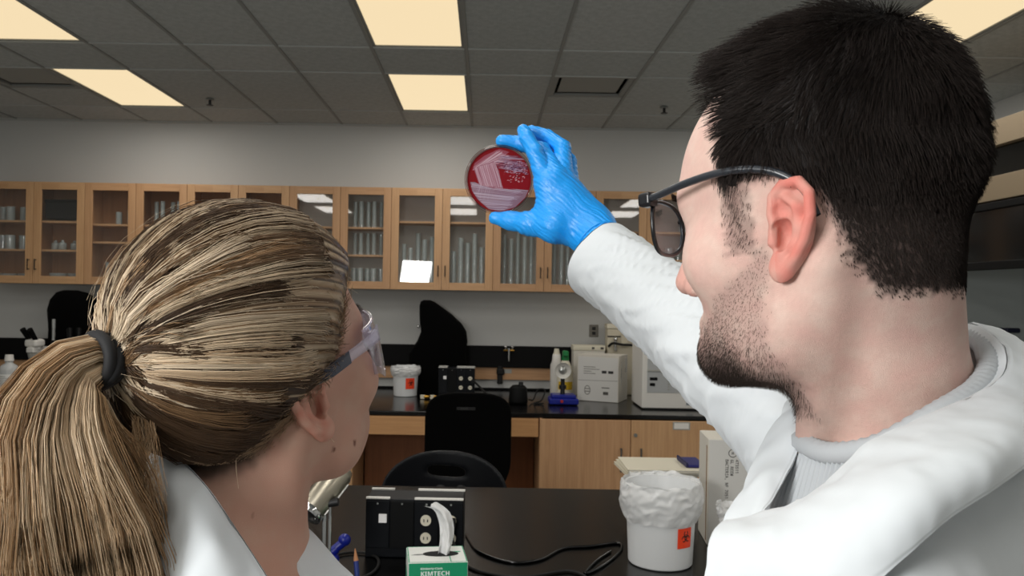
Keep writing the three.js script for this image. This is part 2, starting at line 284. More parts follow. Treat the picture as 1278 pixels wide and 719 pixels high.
// outlets and gas taps on the back wall
{
  const p = P(741, 413, -WZ); const o = thing('wall_socket', 'grey socket plate on the back wall left of the beige instrument', 'socket', [p.x, p.y, WZ + 0.001]);
  part('plate', bx(0.085, 0.115, 0.008, 0, 0, 0.004, 0.003), std(0x77746c, 0.5), o); part('receptacle', [bx(0.034, 0.03, 0.004, 0, 0.022, 0.009), bx(0.034, 0.03, 0.004, 0, -0.022, 0.009)], M.dark, o);
  const q = P(635, 440, 7.58), t = thing('gas_tap', 'chrome double gas tap on the black service panel', 'tap', [q.x, q.y, WZ + 0.0625]);
  part('body', [rod(V(0, 0.03, 0.0), V(0, 0.03, 0.05), 0.012), rod(V(0, 0.03, 0.045), V(0, -0.08, 0.05), 0.012, 0.009)], M.chrome, t);
  for (const s of [-1, 1]) { part('outlet', [rod(V(0, 0.02, 0.04), V(s * 0.05, 0.02, 0.05), 0.008)], M.brass, t); part('lever', [new THREE.SphereGeometry(0.014, 12, 8).translate(s * 0.032, 0.052, 0.045), rod(V(s * 0.032, 0.02, 0.045), V(s * 0.032, 0.05, 0.045), 0.006)], M.chrome, t); }
}
// ------------------------------------------------------------------ fume hood on the right wall
{
  const x = 3.0, z0 = -5.9, z1 = -3.6, L = z1 - z0, D = RX - x - 0.01, Y = (py) => EYE + (CY - py) / (1275 - CX) * x;
  const o = thing('fume_hood', 'pale fume hood with dark sash windows standing at the right edge behind the dark-haired head', 'fume hood', [x, 0, (z0 + z1) / 2]);
  const yTop = Y(126), yA = Y(160), yB = Y(200), yC = Y(232);
  const panel = std(0x8a7a62, 0.6), liner = std(0xb9c0bf, 0.4);
  part('base', bx(D, 0.86, L, D / 2, 0.43, 0), M.white, o);
  part('worktop', bx(D + 0.04, 0.04, L, D / 2 - 0.02, 0.88, 0), M.epoxy, o);
  part('top_panel', bx(0.06, yTop - yA, L, 0.03, (yTop + yA) / 2, 0), panel, o, 'beige top panel');
  part('lower_panel', bx(0.06, yB - yC, L, 0.03, (yB + yC) / 2, 0), panel, o, 'beige lower panel');
  part('upper_window', bx(0.02, yA - yB, L, 0.05, (yA + yB) / 2, 0), std(0x0d0b08, 0.15), o, 'dark window strip');
  part('roof', bx(D - 0.07, 0.04, L, D / 2 + 0.035, yTop - 0.03, 0), panel, o);
  part('liner', [bx(0.02, yC - 0.9, L, D - 0.02, (yC + 0.9) / 2, 0), bx(D, yC - 0.9, 0.03, D / 2, (yC + 0.9) / 2, -L / 2 + 0.015), bx(D, yC - 0.9, 0.03, D / 2, (yC + 0.9) / 2, L / 2 - 0.015)], liner, o, 'white inner lining');
  const sash = part('sash', [bx(0.035, 0.04, L - 0.1, 0.02, yC - 0.03, 0), bx(0.035, 0.05, L - 0.1, 0.02, Y(318), 0), bx(0.035, yC - Y(318), 0.05, 0.02, (yC + Y(318)) / 2, -L / 2 + 0.25), bx(0.035, yC - Y(318), 0.05, 0.02, (yC + Y(318)) / 2, L / 2 - 0.1)], M.black, o, 'black sash frame');
  part('pane', bx(0.008, yC - Y(318), L - 0.4, 0.03, (yC + Y(318)) / 2, 0.08, 0), std(0x15181a, 0.12), sash, 'dark sash pane');
  part('post', bx(0.06, yC - 0.9, 0.06, 0.03, (yC + 0.9) / 2, -L / 2 + 0.2), M.black, o, 'black corner post');
  part('valve', [rod(V(0.7, EYE - 0.188, -L / 2 + 0.03), V(0.7, EYE - 0.188, -L / 2 + 0.13), 0.014), bx(0.1, 0.035, 0.03, 0.73, EYE - 0.19, -L / 2 + 0.13, 0.01)], std(0x0a1030, 0.4), o, 'dark blue valve handle');
}
// ------------------------------------------------------------------ people: implicit surfaces
const smin = (a, b, k) => { const h = Math.max(k - Math.abs(a - b), 0) / k; return Math.min(a, b) - h * h * k * 0.25; };
const smax = (a, b, k) => -smin(-a, -b, k);
function ell(x, y, z, cx, cy, cz, rx, ry, rz) { x -= cx; y -= cy; z -= cz; const a = x / rx, b = y / ry, c = z / rz, k0 = Math.sqrt(a * a + b * b + c * c), p = a / rx, q = b / ry, r = c / rz, k1 = Math.sqrt(p * p + q * q + r * r); return k1 < 1e-9 ? -Math.min(rx, ry, rz) : k0 * (k0 - 1) / k1; }
const sph = (x, y, z, cx, cy, cz, r) => Math.hypot(x - cx, y - cy, z - cz) - r;
function cone(x, y, z, a, b, r1, r2) { const bx = b[0] - a[0], by = b[1] - a[1], bz = b[2] - a[2], px = x - a[0], py = y - a[1], pz = z - a[2], h = clamp((px * bx + py * by + pz * bz) / (bx * bx + by * by + bz * bz)); return Math.hypot(px - bx * h, py - by * h, pz - bz * h) - lerp(r1, r2, h); }
const pl = (tab, y) => { if (y <= tab[0][0]) return tab[0][1]; for (let i = 1; i < tab.length; i++) if (y <= tab[i][0]) return lerp(tab[i - 1][1], tab[i][1], (y - tab[i - 1][0]) / (tab[i][0] - tab[i - 1][0])); return tab[tab.length - 1][1]; };
// surface nets over a box, skipping blocks far from the surface
function mesher(f, lo, hi, h) {
  const n = [0, 1, 2].map((i) => Math.ceil((hi[i] - lo[i]) / h) + 1), [nx, ny, nz] = n, D = new Float32Array(nx * ny * nz), B = 8;
  for (let bz = 0; bz < nz; bz += B) for (let by = 0; by < ny; by += B) for (let b0 = 0; b0 < nx; b0 += B) {
    const d = f(lo[0] + (b0 + B / 2) * h, lo[1] + (by + B / 2) * h, lo[2] + (bz + B / 2) * h), far = Math.abs(d) > B * h * 1.5;
    for (let z = bz; z < Math.min(bz + B, nz); z++) for (let y = by; y < Math.min(by + B, ny); y++) for (let x = b0; x < Math.min(b0 + B, nx); x++) D[(z * ny + y) * nx + x] = far ? d : f(lo[0] + x * h, lo[1] + y * h, lo[2] + z * h);
  }
  const vid = new Int32Array(nx * ny * nz).fill(-1), pos = [], idx = [];
  const at = (x, y, z) => (z * ny + y) * nx + x, off = [0, 1, nx, nx + 1, nx * ny, nx * ny + 1, nx * ny + nx, nx * ny + nx + 1];
  const E = [[0, 1], [2, 3], [4, 5], [6, 7], [0, 2], [1, 3], [4, 6], [5, 7], [0, 4], [1, 5], [2, 6], [3, 7]];
  for (let z = 0; z < nz - 1; z++) for (let y = 0; y < ny - 1; y++) for (let x = 0; x < nx - 1; x++) {
    const o = at(x, y, z); let m = 0; for (let i = 0; i < 8; i++) if (D[o + off[i]] < 0) m |= 1 << i;
    if (m === 0 || m === 255) continue; let sx = 0, sy = 0, sz = 0, c = 0;
    for (const [a, b] of E) { if (((m >> a) & 1) === ((m >> b) & 1)) continue; const da = D[o + off[a]], t = da / (da - D[o + off[b]]); sx += (a & 1) + t * ((b & 1) - (a & 1)); sy += (a >> 1 & 1) + t * ((b >> 1 & 1) - (a >> 1 & 1)); sz += (a >> 2) + t * ((b >> 2) - (a >> 2)); c++; }
    vid[o] = pos.length / 3; pos.push(lo[0] + (x + sx / c) * h, lo[1] + (y + sy / c) * h, lo[2] + (z + sz / c) * h);
  }
  const quad = (a, b, c, d, flip) => { if (flip) idx.push(a, c, b, a, d, c); else idx.push(a, b, c, a, c, d); };
  for (let z = 1; z < nz - 1; z++) for (let y = 1; y < ny - 1; y++) for (let x = 1; x < nx - 1; x++) {
    const o = at(x, y, z), s = D[o] < 0;
    if (s !== (D[o + 1] < 0)) quad(vid[at(x, y - 1, z - 1)], vid[at(x, y, z - 1)], vid[o], vid[at(x, y - 1, z)], !s);
    if (s !== (D[o + nx] < 0)) quad(vid[at(x - 1, y, z - 1)], vid[at(x - 1, y, z)], vid[o], vid[at(x, y, z - 1)], !s);
    if (s !== (D[o + nx * ny] < 0)) quad(vid[at(x - 1, y - 1, z)], vid[at(x, y - 1, z)], vid[o], vid[at(x - 1, y, z)], !s);
  }
  const g = new THREE.BufferGeometry(); g.setAttribute('position', new THREE.Float32BufferAttribute(pos, 3)); g.setIndex(idx); g.computeVertexNormals();
  return g;
}
function displace(g, f) { const p = g.attributes.position, n = g.attributes.normal; for (let i = 0; i < p.count; i++) { const d = f(p.getX(i), p.getY(i), p.getZ(i), n.getX(i), n.getY(i), n.getZ(i)); p.setXYZ(i, p.getX(i) + n.getX(i) * d, p.getY(i) + n.getY(i) * d, p.getZ(i) + n.getZ(i) * d); } g.computeVertexNormals(); return g; }
function paint(g, f) { const p = g.attributes.position, n = g.attributes.normal, c = new Float32Array(p.count * 3); for (let i = 0; i < p.count; i++) { const q = f(p.getX(i), p.getY(i), p.getZ(i), n.getX(i), n.getY(i), n.getZ(i)); c[3 * i] = q[0]; c[3 * i + 1] = q[1]; c[3 * i + 2] = q[2]; } g.setAttribute('color', new THREE.BufferAttribute(c, 3)); return g; }
const mix3 = (a, b, t) => [lerp(a[0], b[0], t), lerp(a[1], b[1], t), lerp(a[2], b[2], t)];
function joinColored(list) { return mergeGeometries(list.map((g) => { for (const k of Object.keys(g.attributes)) if (!['position', 'normal', 'color', 'uv'].includes(k)) g.deleteAttribute(k); return g; })); }
// thin three-sided hairs collected into one mesh
class Hairs {
  constructor() { this.p = []; this.n = []; this.c = []; this.i = []; }
  add(pts, r0, r1, col, col1 = col) {
    const m = pts.length, base = this.p.length / 3, t = V(0, 0, 0), s = V(0, 0, 0), b = V(0, 0, 0), ref = Math.abs(pts[1].y - pts[0].y) > Math.abs(pts[1].x - pts[0].x) ? V(1, 0, 0) : V(0, 1, 0);
    for (let k = 0; k < m; k++) {
      t.subVectors(pts[Math.min(k + 1, m - 1)], pts[Math.max(k - 1, 0)]).normalize(); s.crossVectors(t, ref).normalize(); b.crossVectors(t, s);
      const q = k / (m - 1), r = lerp(r0, r1, q);
      for (let j = 0; j < 3; j++) { const a = j * 2.0944, c = Math.cos(a), d = Math.sin(a), nx = s.x * c + b.x * d, ny = s.y * c + b.y * d, nz = s.z * c + b.z * d; this.p.push(pts[k].x + nx * r, pts[k].y + ny * r, pts[k].z + nz * r); this.n.push(nx, ny, nz); this.c.push(lerp(col[0], col1[0], q), lerp(col[1], col1[1], q), lerp(col[2], col1[2], q)); }
      if (k) for (let j = 0; j < 3; j++) { const a = base + (k - 1) * 3 + j, e = base + (k - 1) * 3 + (j + 1) % 3; this.i.push(a, e, a + 3, e, e + 3, a + 3); }
    }
  }
  geo() { const g = new THREE.BufferGeometry(); g.setAttribute('position', new THREE.Float32BufferAttribute(this.p, 3)); g.setAttribute('normal', new THREE.Float32BufferAttribute(this.n, 3)); g.setAttribute('color', new THREE.Float32BufferAttribute(this.c, 3)); g.setIndex(this.i); return g; }
}
// random points on a coloured surface
function scatter(g, n, keep, r) {
  const p = g.attributes.position, nn = g.attributes.normal, ix = g.index, tri = [], cum = []; let tot = 0; const a = V(0, 0, 0), b = V(0, 0, 0), c = V(0, 0, 0);
  for (let i = 0; i < ix.count; i += 3) {
    a.fromBufferAttribute(p, ix.getX(i)); b.fromBufferAttribute(p, ix.getX(i + 1)); c.fromBufferAttribute(p, ix.getX(i + 2));
    const w = keep((a.x + b.x + c.x) / 3, (a.y + b.y + c.y) / 3, (a.z + b.z + c.z) / 3); if (w <= 0) continue;
    tot += w * b.clone().sub(a).cross(c.clone().sub(a)).length(); tri.push(i); cum.push(tot);
  }
  const out = []; for (let k = 0; k < n; k++) { const t = r() * tot; let l = 0, h = cum.length - 1; while (l < h) { const m = (l + h) >> 1; if (cum[m] < t) l = m + 1; else h = m; }
    const i = tri[l]; let u = r(), v = r(); if (u + v > 1) { u = 1 - u; v = 1 - v; } const A = ix.getX(i), Bv = ix.getX(i + 1), C = ix.getX(i + 2), w = 1 - u - v, f = (at, q) => at.getComponent(A, q) * w + at.getComponent(Bv, q) * u + at.getComponent(C, q) * v;
    out.push([V(f(p, 0), f(p, 1), f(p, 2)), V(f(nn, 0), f(nn, 1), f(nn, 2)).normalize()]); }
  return out;
}
// a head about its ear line; faces -z, +y up, sizes in metres
function headSDF(k) {
  return (x, y, z) => {
    const ax = Math.abs(x);
    let d = ell(x, y, z, 0, 0.047 + k.up * 0.5, 0.004 - k.cut * 0.5, k.w, 0.087 + k.up * 0.5, 0.097 - k.cut * 0.5);
    d = smin(d, ell(x, y, z, 0, 0.036, -0.033 - k.fore, k.w * 0.84, 0.078, 0.066), 0.03);
    d = smin(d, ell(ax, y, z, 0, -0.028, -0.038, k.w * 0.8, 0.072, 0.058), 0.03);
    d = smin(d, cone(ax, y, z, [k.jaw, k.gy + 0.022, -0.004], [k.jaw * 0.93, k.gy + 0.002, -0.022], 0.016, 0.017), 0.03);
    d = smin(d, cone(ax, y, z, [k.jaw * 0.93, k.gy, -0.024], [0.016, k.chin + 0.016, k.cz + 0.005], 0.016, 0.016), 0.03);
    d = smin(d, sph(ax, y, z, 0, k.chin + 0.015, k.cz, 0.016), 0.022);
    d = smin(d, sph(ax, y, z, k.w * 0.66, -0.012, -0.062, 0.021), 0.022);
    d = smin(d, cone(ax, y, z, [0.012, 0.034, -0.095], [0.042, 0.036, -0.078], k.brow, k.brow), 0.018);
    d = smax(d, -sph(ax, y, z, 0.033, 0.016, -0.113, 0.021), 0.016);
    d = smin(d, sph(ax, y, z, 0.032, 0.015, -0.083, 0.0125), 0.004);
    d = smin(d, cone(ax, y, z, [0, 0.03, -0.096], [0, -0.02, -0.12], 0.0075, 0.0105), 0.014);
    d = smin(d, sph(ax, y, z, 0.011, -0.025, -0.107, 0.0085), 0.008);
    d = smin(d, ell(ax, y, z, 0.006, -0.054, -0.093, 0.016, 0.006, 0.008), 0.01);
    d = smin(d, ell(ax, y, z, 0, -0.064, -0.091, 0.016, 0.006, 0.008), 0.01);
    return d;
  };
}
// the ear: e towards the face, u up, o away from the head
const helix = [[0.005, -0.001], [0.0105, 0.010], [0.011, 0.022], [0.004, 0.031], [-0.008, 0.0325], [-0.0165, 0.025], [-0.019, 0.011], [-0.0165, -0.006], [-0.011, -0.019], [-0.004, -0.028]];
const antihelix = [[0.001, 0.022], [-0.0075, 0.015], [-0.0105, 0.002], [-0.008, -0.010], [-0.001, -0.0165]];
function earSDF(e, u, o) {
  let d = 1;
  for (let i = 0; i + 1 < helix.length; i++) { const f = (q) => 0.0035 + 0.004 * clamp((0.008 - q) / 0.02); d = Math.min(d, cone(e, u, o, [...helix[i], f(helix[i][0])], [...helix[i + 1], f(helix[i + 1][0]) - (i > 7 ? 0.002 : 0)], 0.0037, i > 7 ? 0.0042 : 0.0037)); }
  d = smin(d, ell(e, u, o, -0.0045, 0.003, 0.0005, 0.0155, 0.031, 0.0042), 0.005);
  for (let i = 0; i + 1 < antihelix.length; i++) d = smin(d, cone(e, u, o, [...antihelix[i], 0.0045], [...antihelix[i + 1], 0.0045], 0.003, 0.003), 0.004);
  d = smin(d, ell(e, u, o, 0.0005, -0.0255, 0.0025, 0.0085, 0.0105, 0.0045), 0.005);
  d = smin(d, ell(e, u, o, 0.004, -0.002, -0.011, 0.012, 0.02, 0.011), 0.004);
  d = smax(d, -ell(e, u, o, 0.001, -0.0035, 0.005, 0.0074, 0.0115, 0.0125), 0.0022);
  d = smax(d, -ell(e, u, o, 0.0015, 0.0125, 0.0065, 0.006, 0.0045, 0.0045), 0.003);
  d = smin(d, cone(e, u, o, [0.0095, -0.001, 0.001], [0.0085, -0.009, 0.002], 0.0032, 0.0036), 0.003);
  return d;
}
function headFrame(c, yaw, pitch, roll = 0) { const m = new THREE.Matrix4().makeRotationFromEuler(new THREE.Euler(pitch, yaw, roll, 'YXZ')).setPosition(c); return { m, inv: m.clone().invert() }; }
function warped(f, inv) { const e = inv.elements; return (x, y, z) => f(e[0] * x + e[4] * y + e[8] * z + e[12], e[1] * x + e[5] * y + e[9] * z + e[13], e[2] * x + e[6] * y + e[10] * z + e[14]); }
const arr = (v) => [v.x, v.y, v.z];
// a limb or trunk made of tapered bones: [a, b, ra, rb]
function bones(list, k) { return (x, y, z) => { let d = 1e3; for (const [a, b, r1, r2] of list) d = smin(d, cone(x, y, z, a, b, r1, r2), k); return d; }; }
function handBones(w, dir, side, open) {    // a relaxed hanging hand with four fingers and a thumb
  const up = V(0, 1, 0), lat = dir.clone().cross(up).normalize().multiplyScalar(side), nor = lat.clone().cross(dir).normalize(), at = (l, s, n) => arr(w.clone().addScaledVector(dir, l).addScaledVector(lat, s).addScaledVector(nor, n)), L = [];
  for (let i = 0; i < 4; i++) { const s = (i - 1.5) * 0.02, len = [0.068, 0.078, 0.072, 0.056][i]; L.push([at(0.01, s * 0.5, 0), at(0.088, s, 0), 0.017, 0.011]); L.push([at(0.088, s, 0), at(0.088 + len * 0.5, s * 1.05, 0.012), 0.0098, 0.009]); L.push([at(0.088 + len * 0.5, s * 1.05, 0.012), at(0.088 + len * 0.9, s * 1.05, 0.034), 0.009, 0.0075]); }
  L.push([at(0.02, -0.025, 0.005), at(0.05, -0.05, 0.015), 0.014, 0.012]); L.push([at(0.05, -0.05, 0.015), at(0.088, -0.056, 0.03), 0.0115, 0.009]); return L;
}
function loft(curves, nu, nv, thick, disp) {       // a cloth patch through 3D curves, given real thickness
  const cs = curves.map((c) => new THREE.CatmullRomCurve3(c, false, 'centripetal').getPoints(nu)), P0 = [];
  for (let i = 0; i <= nu; i++) { const cr = new THREE.CatmullRomCurve3(cs.map((c) => c[i]), false, 'centripetal'), row = cs.length > 2 ? cr.getPoints(nv) : Array.from({ length: nv + 1 }, (_, j) => cs[0][i].clone().lerp(cs[1][i], j / nv)); P0.push(row); }
  const N = (i, j) => { const a = P0[Math.min(i + 1, nu)][j].clone().sub(P0[Math.max(i - 1, 0)][j]), b = P0[i][Math.min(j + 1, nv)].clone().sub(P0[i][Math.max(j - 1, 0)]); return a.cross(b).normalize(); };
  const norms = P0.map((r, i) => r.map((_, j) => N(i, j)));
  if (disp) P0.forEach((r, i) => r.forEach((p, j) => p.addScaledVector(norms[i][j], disp(i / nu, j / nv, p))));
  const pos = [], idx = [], W = nv + 1, T = (nu + 1) * W;
  for (const s of [0.5, -0.5]) P0.forEach((r, i) => r.forEach((p, j) => { const e = Math.min(i, nu - i, j, nv - j) === 0 ? 0.35 : 1; pos.push(p.x + norms[i][j].x * thick * s * e, p.y + norms[i][j].y * thick * s * e, p.z + norms[i][j].z * thick * s * e); }));
  for (let i = 0; i < nu; i++) for (let j = 0; j < nv; j++) { const a = i * W + j; idx.push(a, a + W, a + 1, a + 1, a + W, a + W + 1); const b = a + T; idx.push(b, b + 1, b + W, b + 1, b + W + 1, b + W); }
  const rim = (a, b) => idx.push(a, b, a + T, b, b + T, a + T);
  for (let i = 0; i < nu; i++) { rim(i * W, (i + 1) * W); rim((i + 1) * W + nv, i * W + nv); } for (let j = 0; j < nv; j++) { rim(j + 1, j); rim(nu * W + j, nu * W + j + 1); }
  const g = new THREE.BufferGeometry(); g.setAttribute('position', new THREE.Float32BufferAttribute(pos, 3)); g.setIndex(idx); g.computeVertexNormals(); return g;
}
function sleeve(path, radii, disp, nu = 150, nv = 56) {         // a cloth tube, turned in at the cuff
  const cv = new THREE.CatmullRomCurve3(path, false, 'centripetal'), pos = [], idx = [], ref = V(0.2, 1, 0.3).normalize(), turn = 8;
  for (let i = 0; i <= nu + turn; i++) {
    const k = Math.min(i, nu), t = k / nu, c = cv.getPointAt(t), d = cv.getTangentAt(t), s = d.clone().cross(ref).normalize(), b = s.clone().cross(d), inn = i > nu ? (i - nu) / turn : 0;
    for (let j = 0; j < nv; j++) { const a = j / nv * 2 * Math.PI, r = (pl(radii, t) - (i > nu ? 0.004 * Math.min(1, inn * 3) : 0)) * 1, q = disp(t, a, c), rr = r + q; pos.push(c.x + (s.x * Math.cos(a) + b.x * Math.sin(a)) * rr - d.x * inn * 0.04, c.y + (s.y * Math.cos(a) + b.y * Math.sin(a)) * rr - d.y * inn * 0.04, c.z + (s.z * Math.cos(a) + b.z * Math.sin(a)) * rr - d.z * inn * 0.04); }
  }
  for (let i = 0; i < nu + turn; i++) for (let j = 0; j < nv; j++) { const a = i * nv + j, b = i * nv + (j + 1) % nv; idx.push(a, b, a + nv, b, b + nv, a + nv); }
  const g = new THREE.BufferGeometry(); g.setAttribute('position', new THREE.Float32BufferAttribute(pos, 3)); g.setIndex(idx); g.computeVertexNormals(); return g;
}
const bare = (g) => { for (const k of Object.keys(g.attributes)) if (!['position', 'normal'].includes(k)) g.deleteAttribute(k); return g; };
const joinBare = (l) => mergeGeometries(l.map(bare));
function wear(name, g, m, person, label) { g.translate(-person.position.x, 0, -person.position.z); const o = new THREE.Mesh(g, m); o.name = name; o.castShadow = o.receiveShadow = true; if (label) o.userData.label = label; person.add(o); return o; }
const poreTex = dataTex(256, 256, (u, v) => { const x = Math.cos(u * 6.2832) * 4, z = Math.sin(u * 6.2832) * 4, c = 140 + 60 * fbm(x * 2, v * 26, z * 2, 3) + 40 * noise(x * 7, v * 80, z * 7); return [c, c, c]; }, false);
poreTex.repeat.set(40, 40);
const skinMat = phy({ color: 0xffffff, vertexColors: true, roughness: 0.52, specularIntensity: 0.5, bumpMap: poreTex, bumpScale: 0.0006 });
function skinUV(g, H) { const p = g.attributes.position, uv = new Float32Array(p.count * 2), v = V(0, 0, 0); for (let i = 0; i < p.count; i++) { v.fromBufferAttribute(p, i).applyMatrix4(H.inv); uv[2 * i] = Math.atan2(v.x, v.z + 0.02) * 0.085; uv[2 * i + 1] = v.y; } g.setAttribute('uv', new THREE.BufferAttribute(uv, 2)); return g; }
const hairMat = phy({ color: 0xffffff, vertexColors: true, roughness: 0.42, specularIntensity: 0.55 }), darkHairMat = phy({ color: 0xffffff, vertexColors: true, roughness: 0.6, specularIntensity: 0.4 });
const clothMat = phy({ color: 0xd3d9dd, roughness: 0.85, sheen: 0.3, sheenColor: new THREE.Color(1, 1, 1), sheenRoughness: 0.6 });
const trouserMat = std(0x1c2430, 0.9), shoeMat = std(0x141414, 0.6), knitMat = std(0xb3b8bc, 0.95), gloveMat = phy({ color: 0x149af2, roughness: 0.42, clearcoat: 0.15, clearcoatRoughness: 0.4 }), shirtMat = std(0x15161a, 0.95);
const creases = (x, y, z, s, a) => a * (1 - Math.abs(noise(x * s, y * s, z * s))) ;
function earGeo(frame, side, at, tilt, flare, scale, k) {
  const ct = Math.cos(tilt), st = Math.sin(tilt), f = (x, y, z) => { let e = -(z - at[2]) / scale, u = (y - at[1]) / scale, o = (side * x - at[0]) / scale; const e2 = e * ct + u * st, u2 = -e * st + u * ct; o += flare * (e2 - 0.008); return earSDF(e2, u2, o) * scale; };
  const lo = [side > 0 ? at[0] - 0.02 : -at[0] - 0.03, at[1] - 0.046, at[2] - 0.034], hi = [side > 0 ? at[0] + 0.03 : -at[0] + 0.02, at[1] + 0.046, at[2] + 0.034];
  return mesher(f, lo, hi, 0.0009);
}
// pieces of body below the neck, shared by both figures: returns trunk bones, arms and legs in world space
function figure(p) {
  const yr = (x, y, z) => { const c = Math.cos(p.yaw), s = Math.sin(p.yaw); return [p.n.x + x * c + z * s, p.n.y + y, p.n.z - x * s + z * c]; };
  const hip = (s) => yr(s * 0.09, -0.56 * p.k, 0.02), knee = (s) => { const h = yr(s * 0.1, 0, 0.0); return [h[0], 0.5, h[2]]; }, ank = (s) => { const h = yr(s * 0.11, 0, 0.04); return [h[0], 0.09, h[2]]; }, toe = (s) => { const h = yr(s * 0.13, 0, -0.12); return [h[0], 0.035, h[2]]; };
  const trunk = [[yr(0, -0.06, 0.0), yr(0, -0.2, 0), 0.075 * p.b, 0.115 * p.b]];
  for (const s of [-1, 1]) trunk.push([yr(s * 0.03, -0.04, 0.005), yr(s * p.sh, s < 0 ? p.ly : p.ry, s < 0 ? 0.01 : p.rz), 0.05 * p.b, 0.055 * p.b], [yr(s * 0.085, -0.2, 0), yr(s * 0.075, -0.42, 0.0), 0.105 * p.b, 0.1 * p.b], [yr(s * 0.075, -0.42, 0), yr(s * 0.085, -0.58 * p.k, 0.01), 0.1 * p.b, 0.115 * p.b]);
  const legs = []; for (const s of [-1, 1]) legs.push([hip(s), knee(s), 0.09 * p.b, 0.058 * p.b], [knee(s), ank(s), 0.055 * p.b, 0.04]);
  const feet = []; for (const s of [-1, 1]) feet.push([[ank(s)[0], 0.045, ank(s)[2]], toe(s), 0.042, 0.034]);
  return { yr, trunk, legs, feet };
}
// ------------------------------------------------------------------ things on the back bench
// a draped cover: stacked rounded outlines
function drape(rings, seg = 40) {
  const pos = [], idx = [];
  rings.forEach(({ y, cx, cz, rx, rz, n = 3, w = 0 }, k) => { for (let i = 0; i < seg; i++) { const a = i / seg * 2 * Math.PI, c = Math.cos(a), s = Math.sin(a), q = 1 + w * noise(c * 3, y * 6, s * 3); pos.push(cx + rx * q * Math.sign(c) * Math.abs(c) ** (2 / n), y, cz + rz * q * Math.sign(s) * Math.abs(s) ** (2 / n)); } });
  for (let k = 0; k + 1 < rings.length; k++) for (let i = 0; i < seg; i++) { const a = k * seg + i, b = k * seg + (i + 1) % seg; idx.push(a, a + seg, b, b, a + seg, b + seg); }
  const top = rings[rings.length - 1], c = pos.length / 3; pos.push(top.cx, top.y, top.cz);
  for (let i = 0; i < seg; i++) idx.push((rings.length - 1) * seg + i, c, (rings.length - 1) * seg + (i + 1) % seg);
  const g = new THREE.BufferGeometry(); g.setAttribute('position', new THREE.Float32BufferAttribute(pos, 3)); g.setIndex(idx); g.computeVertexNormals();
  g.setAttribute('uv', new THREE.Float32BufferAttribute(new Float32Array(pos.length / 3 * 2), 2)); return g;
}
const onBench = (px, d) => { const p = P(px, 480, d); return [p.x, BH + 0.0005, -d]; };
const K = 138;      // pixels per metre at the back bench
{
  const at = onBench(546, 7.43), yy = (py) => (488 - py) / K, xx = (px) => (px - 546) / K;
  const o = thing('dust_cover', 'black fabric dust cover draped over a microscope on the back bench, middle of the photo', 'dust cover', at);
  part('cover', drape([
    { y: 0, cx: xx(548), cz: 0, rx: 0.27, rz: 0.14, n: 4, w: 0.03 }, { y: yy(440), cx: xx(546), cz: 0, rx: 0.262, rz: 0.135, n: 4, w: 0.05 }, { y: yy(424), cx: xx(551), cz: 0, rx: 0.225, rz: 0.13, n: 4, w: 0.05 }, { y: yy(412), cx: xx(553), cz: 0, rx: 0.205, rz: 0.125, n: 3.6, w: 0.04 },
    { y: yy(402), cx: xx(549), cz: 0, rx: 0.19, rz: 0.12, n: 3.4 }, { y: yy(390), cx: xx(542), cz: 0, rx: 0.145, rz: 0.11, n: 3 }, { y: yy(380), cx: xx(535), cz: 0, rx: 0.095, rz: 0.1, n: 3 }, { y: yy(375), cx: xx(532), cz: 0, rx: 0.062, rz: 0.1, n: 3 }, { y: yy(373), cx: xx(531), cz: 0, rx: 0.03, rz: 0.06, n: 3 }]), M.blackSoft, o);
  part('buckle', new THREE.SphereGeometry(0.014, 12, 8).translate(xx(522), yy(406), 0.1), M.chrome, o, 'small shiny buckle');
}
{
  const at = onBench(96, 7.42), yy = (py) => (490 - py) / K, xx = (px) => (px - 96) / K;
  const o = thing('dust_cover', 'rounded black dust cover draped over a microscope on the left of the back bench', 'dust cover', at);
  part('cover', drape([{ y: 0, cx: 0, cz: 0, rx: 0.25, rz: 0.14, n: 4, w: 0.03 }, { y: yy(420), cx: 0, cz: 0, rx: 0.235, rz: 0.15, n: 3.4, w: 0.04 }, { y: yy(395), cx: xx(94), cz: 0, rx: 0.235, rz: 0.15, n: 3, w: 0.04 }, { y: yy(382), cx: xx(92), cz: 0, rx: 0.21, rz: 0.13, n: 2.6 }, { y: yy(373), cx: xx(88), cz: 0, rx: 0.13, rz: 0.1, n: 2.4 }, { y: yy(370), cx: xx(86), cz: 0, rx: 0.06, rz: 0.05, n: 2 }]), M.blackSoft, o);
}
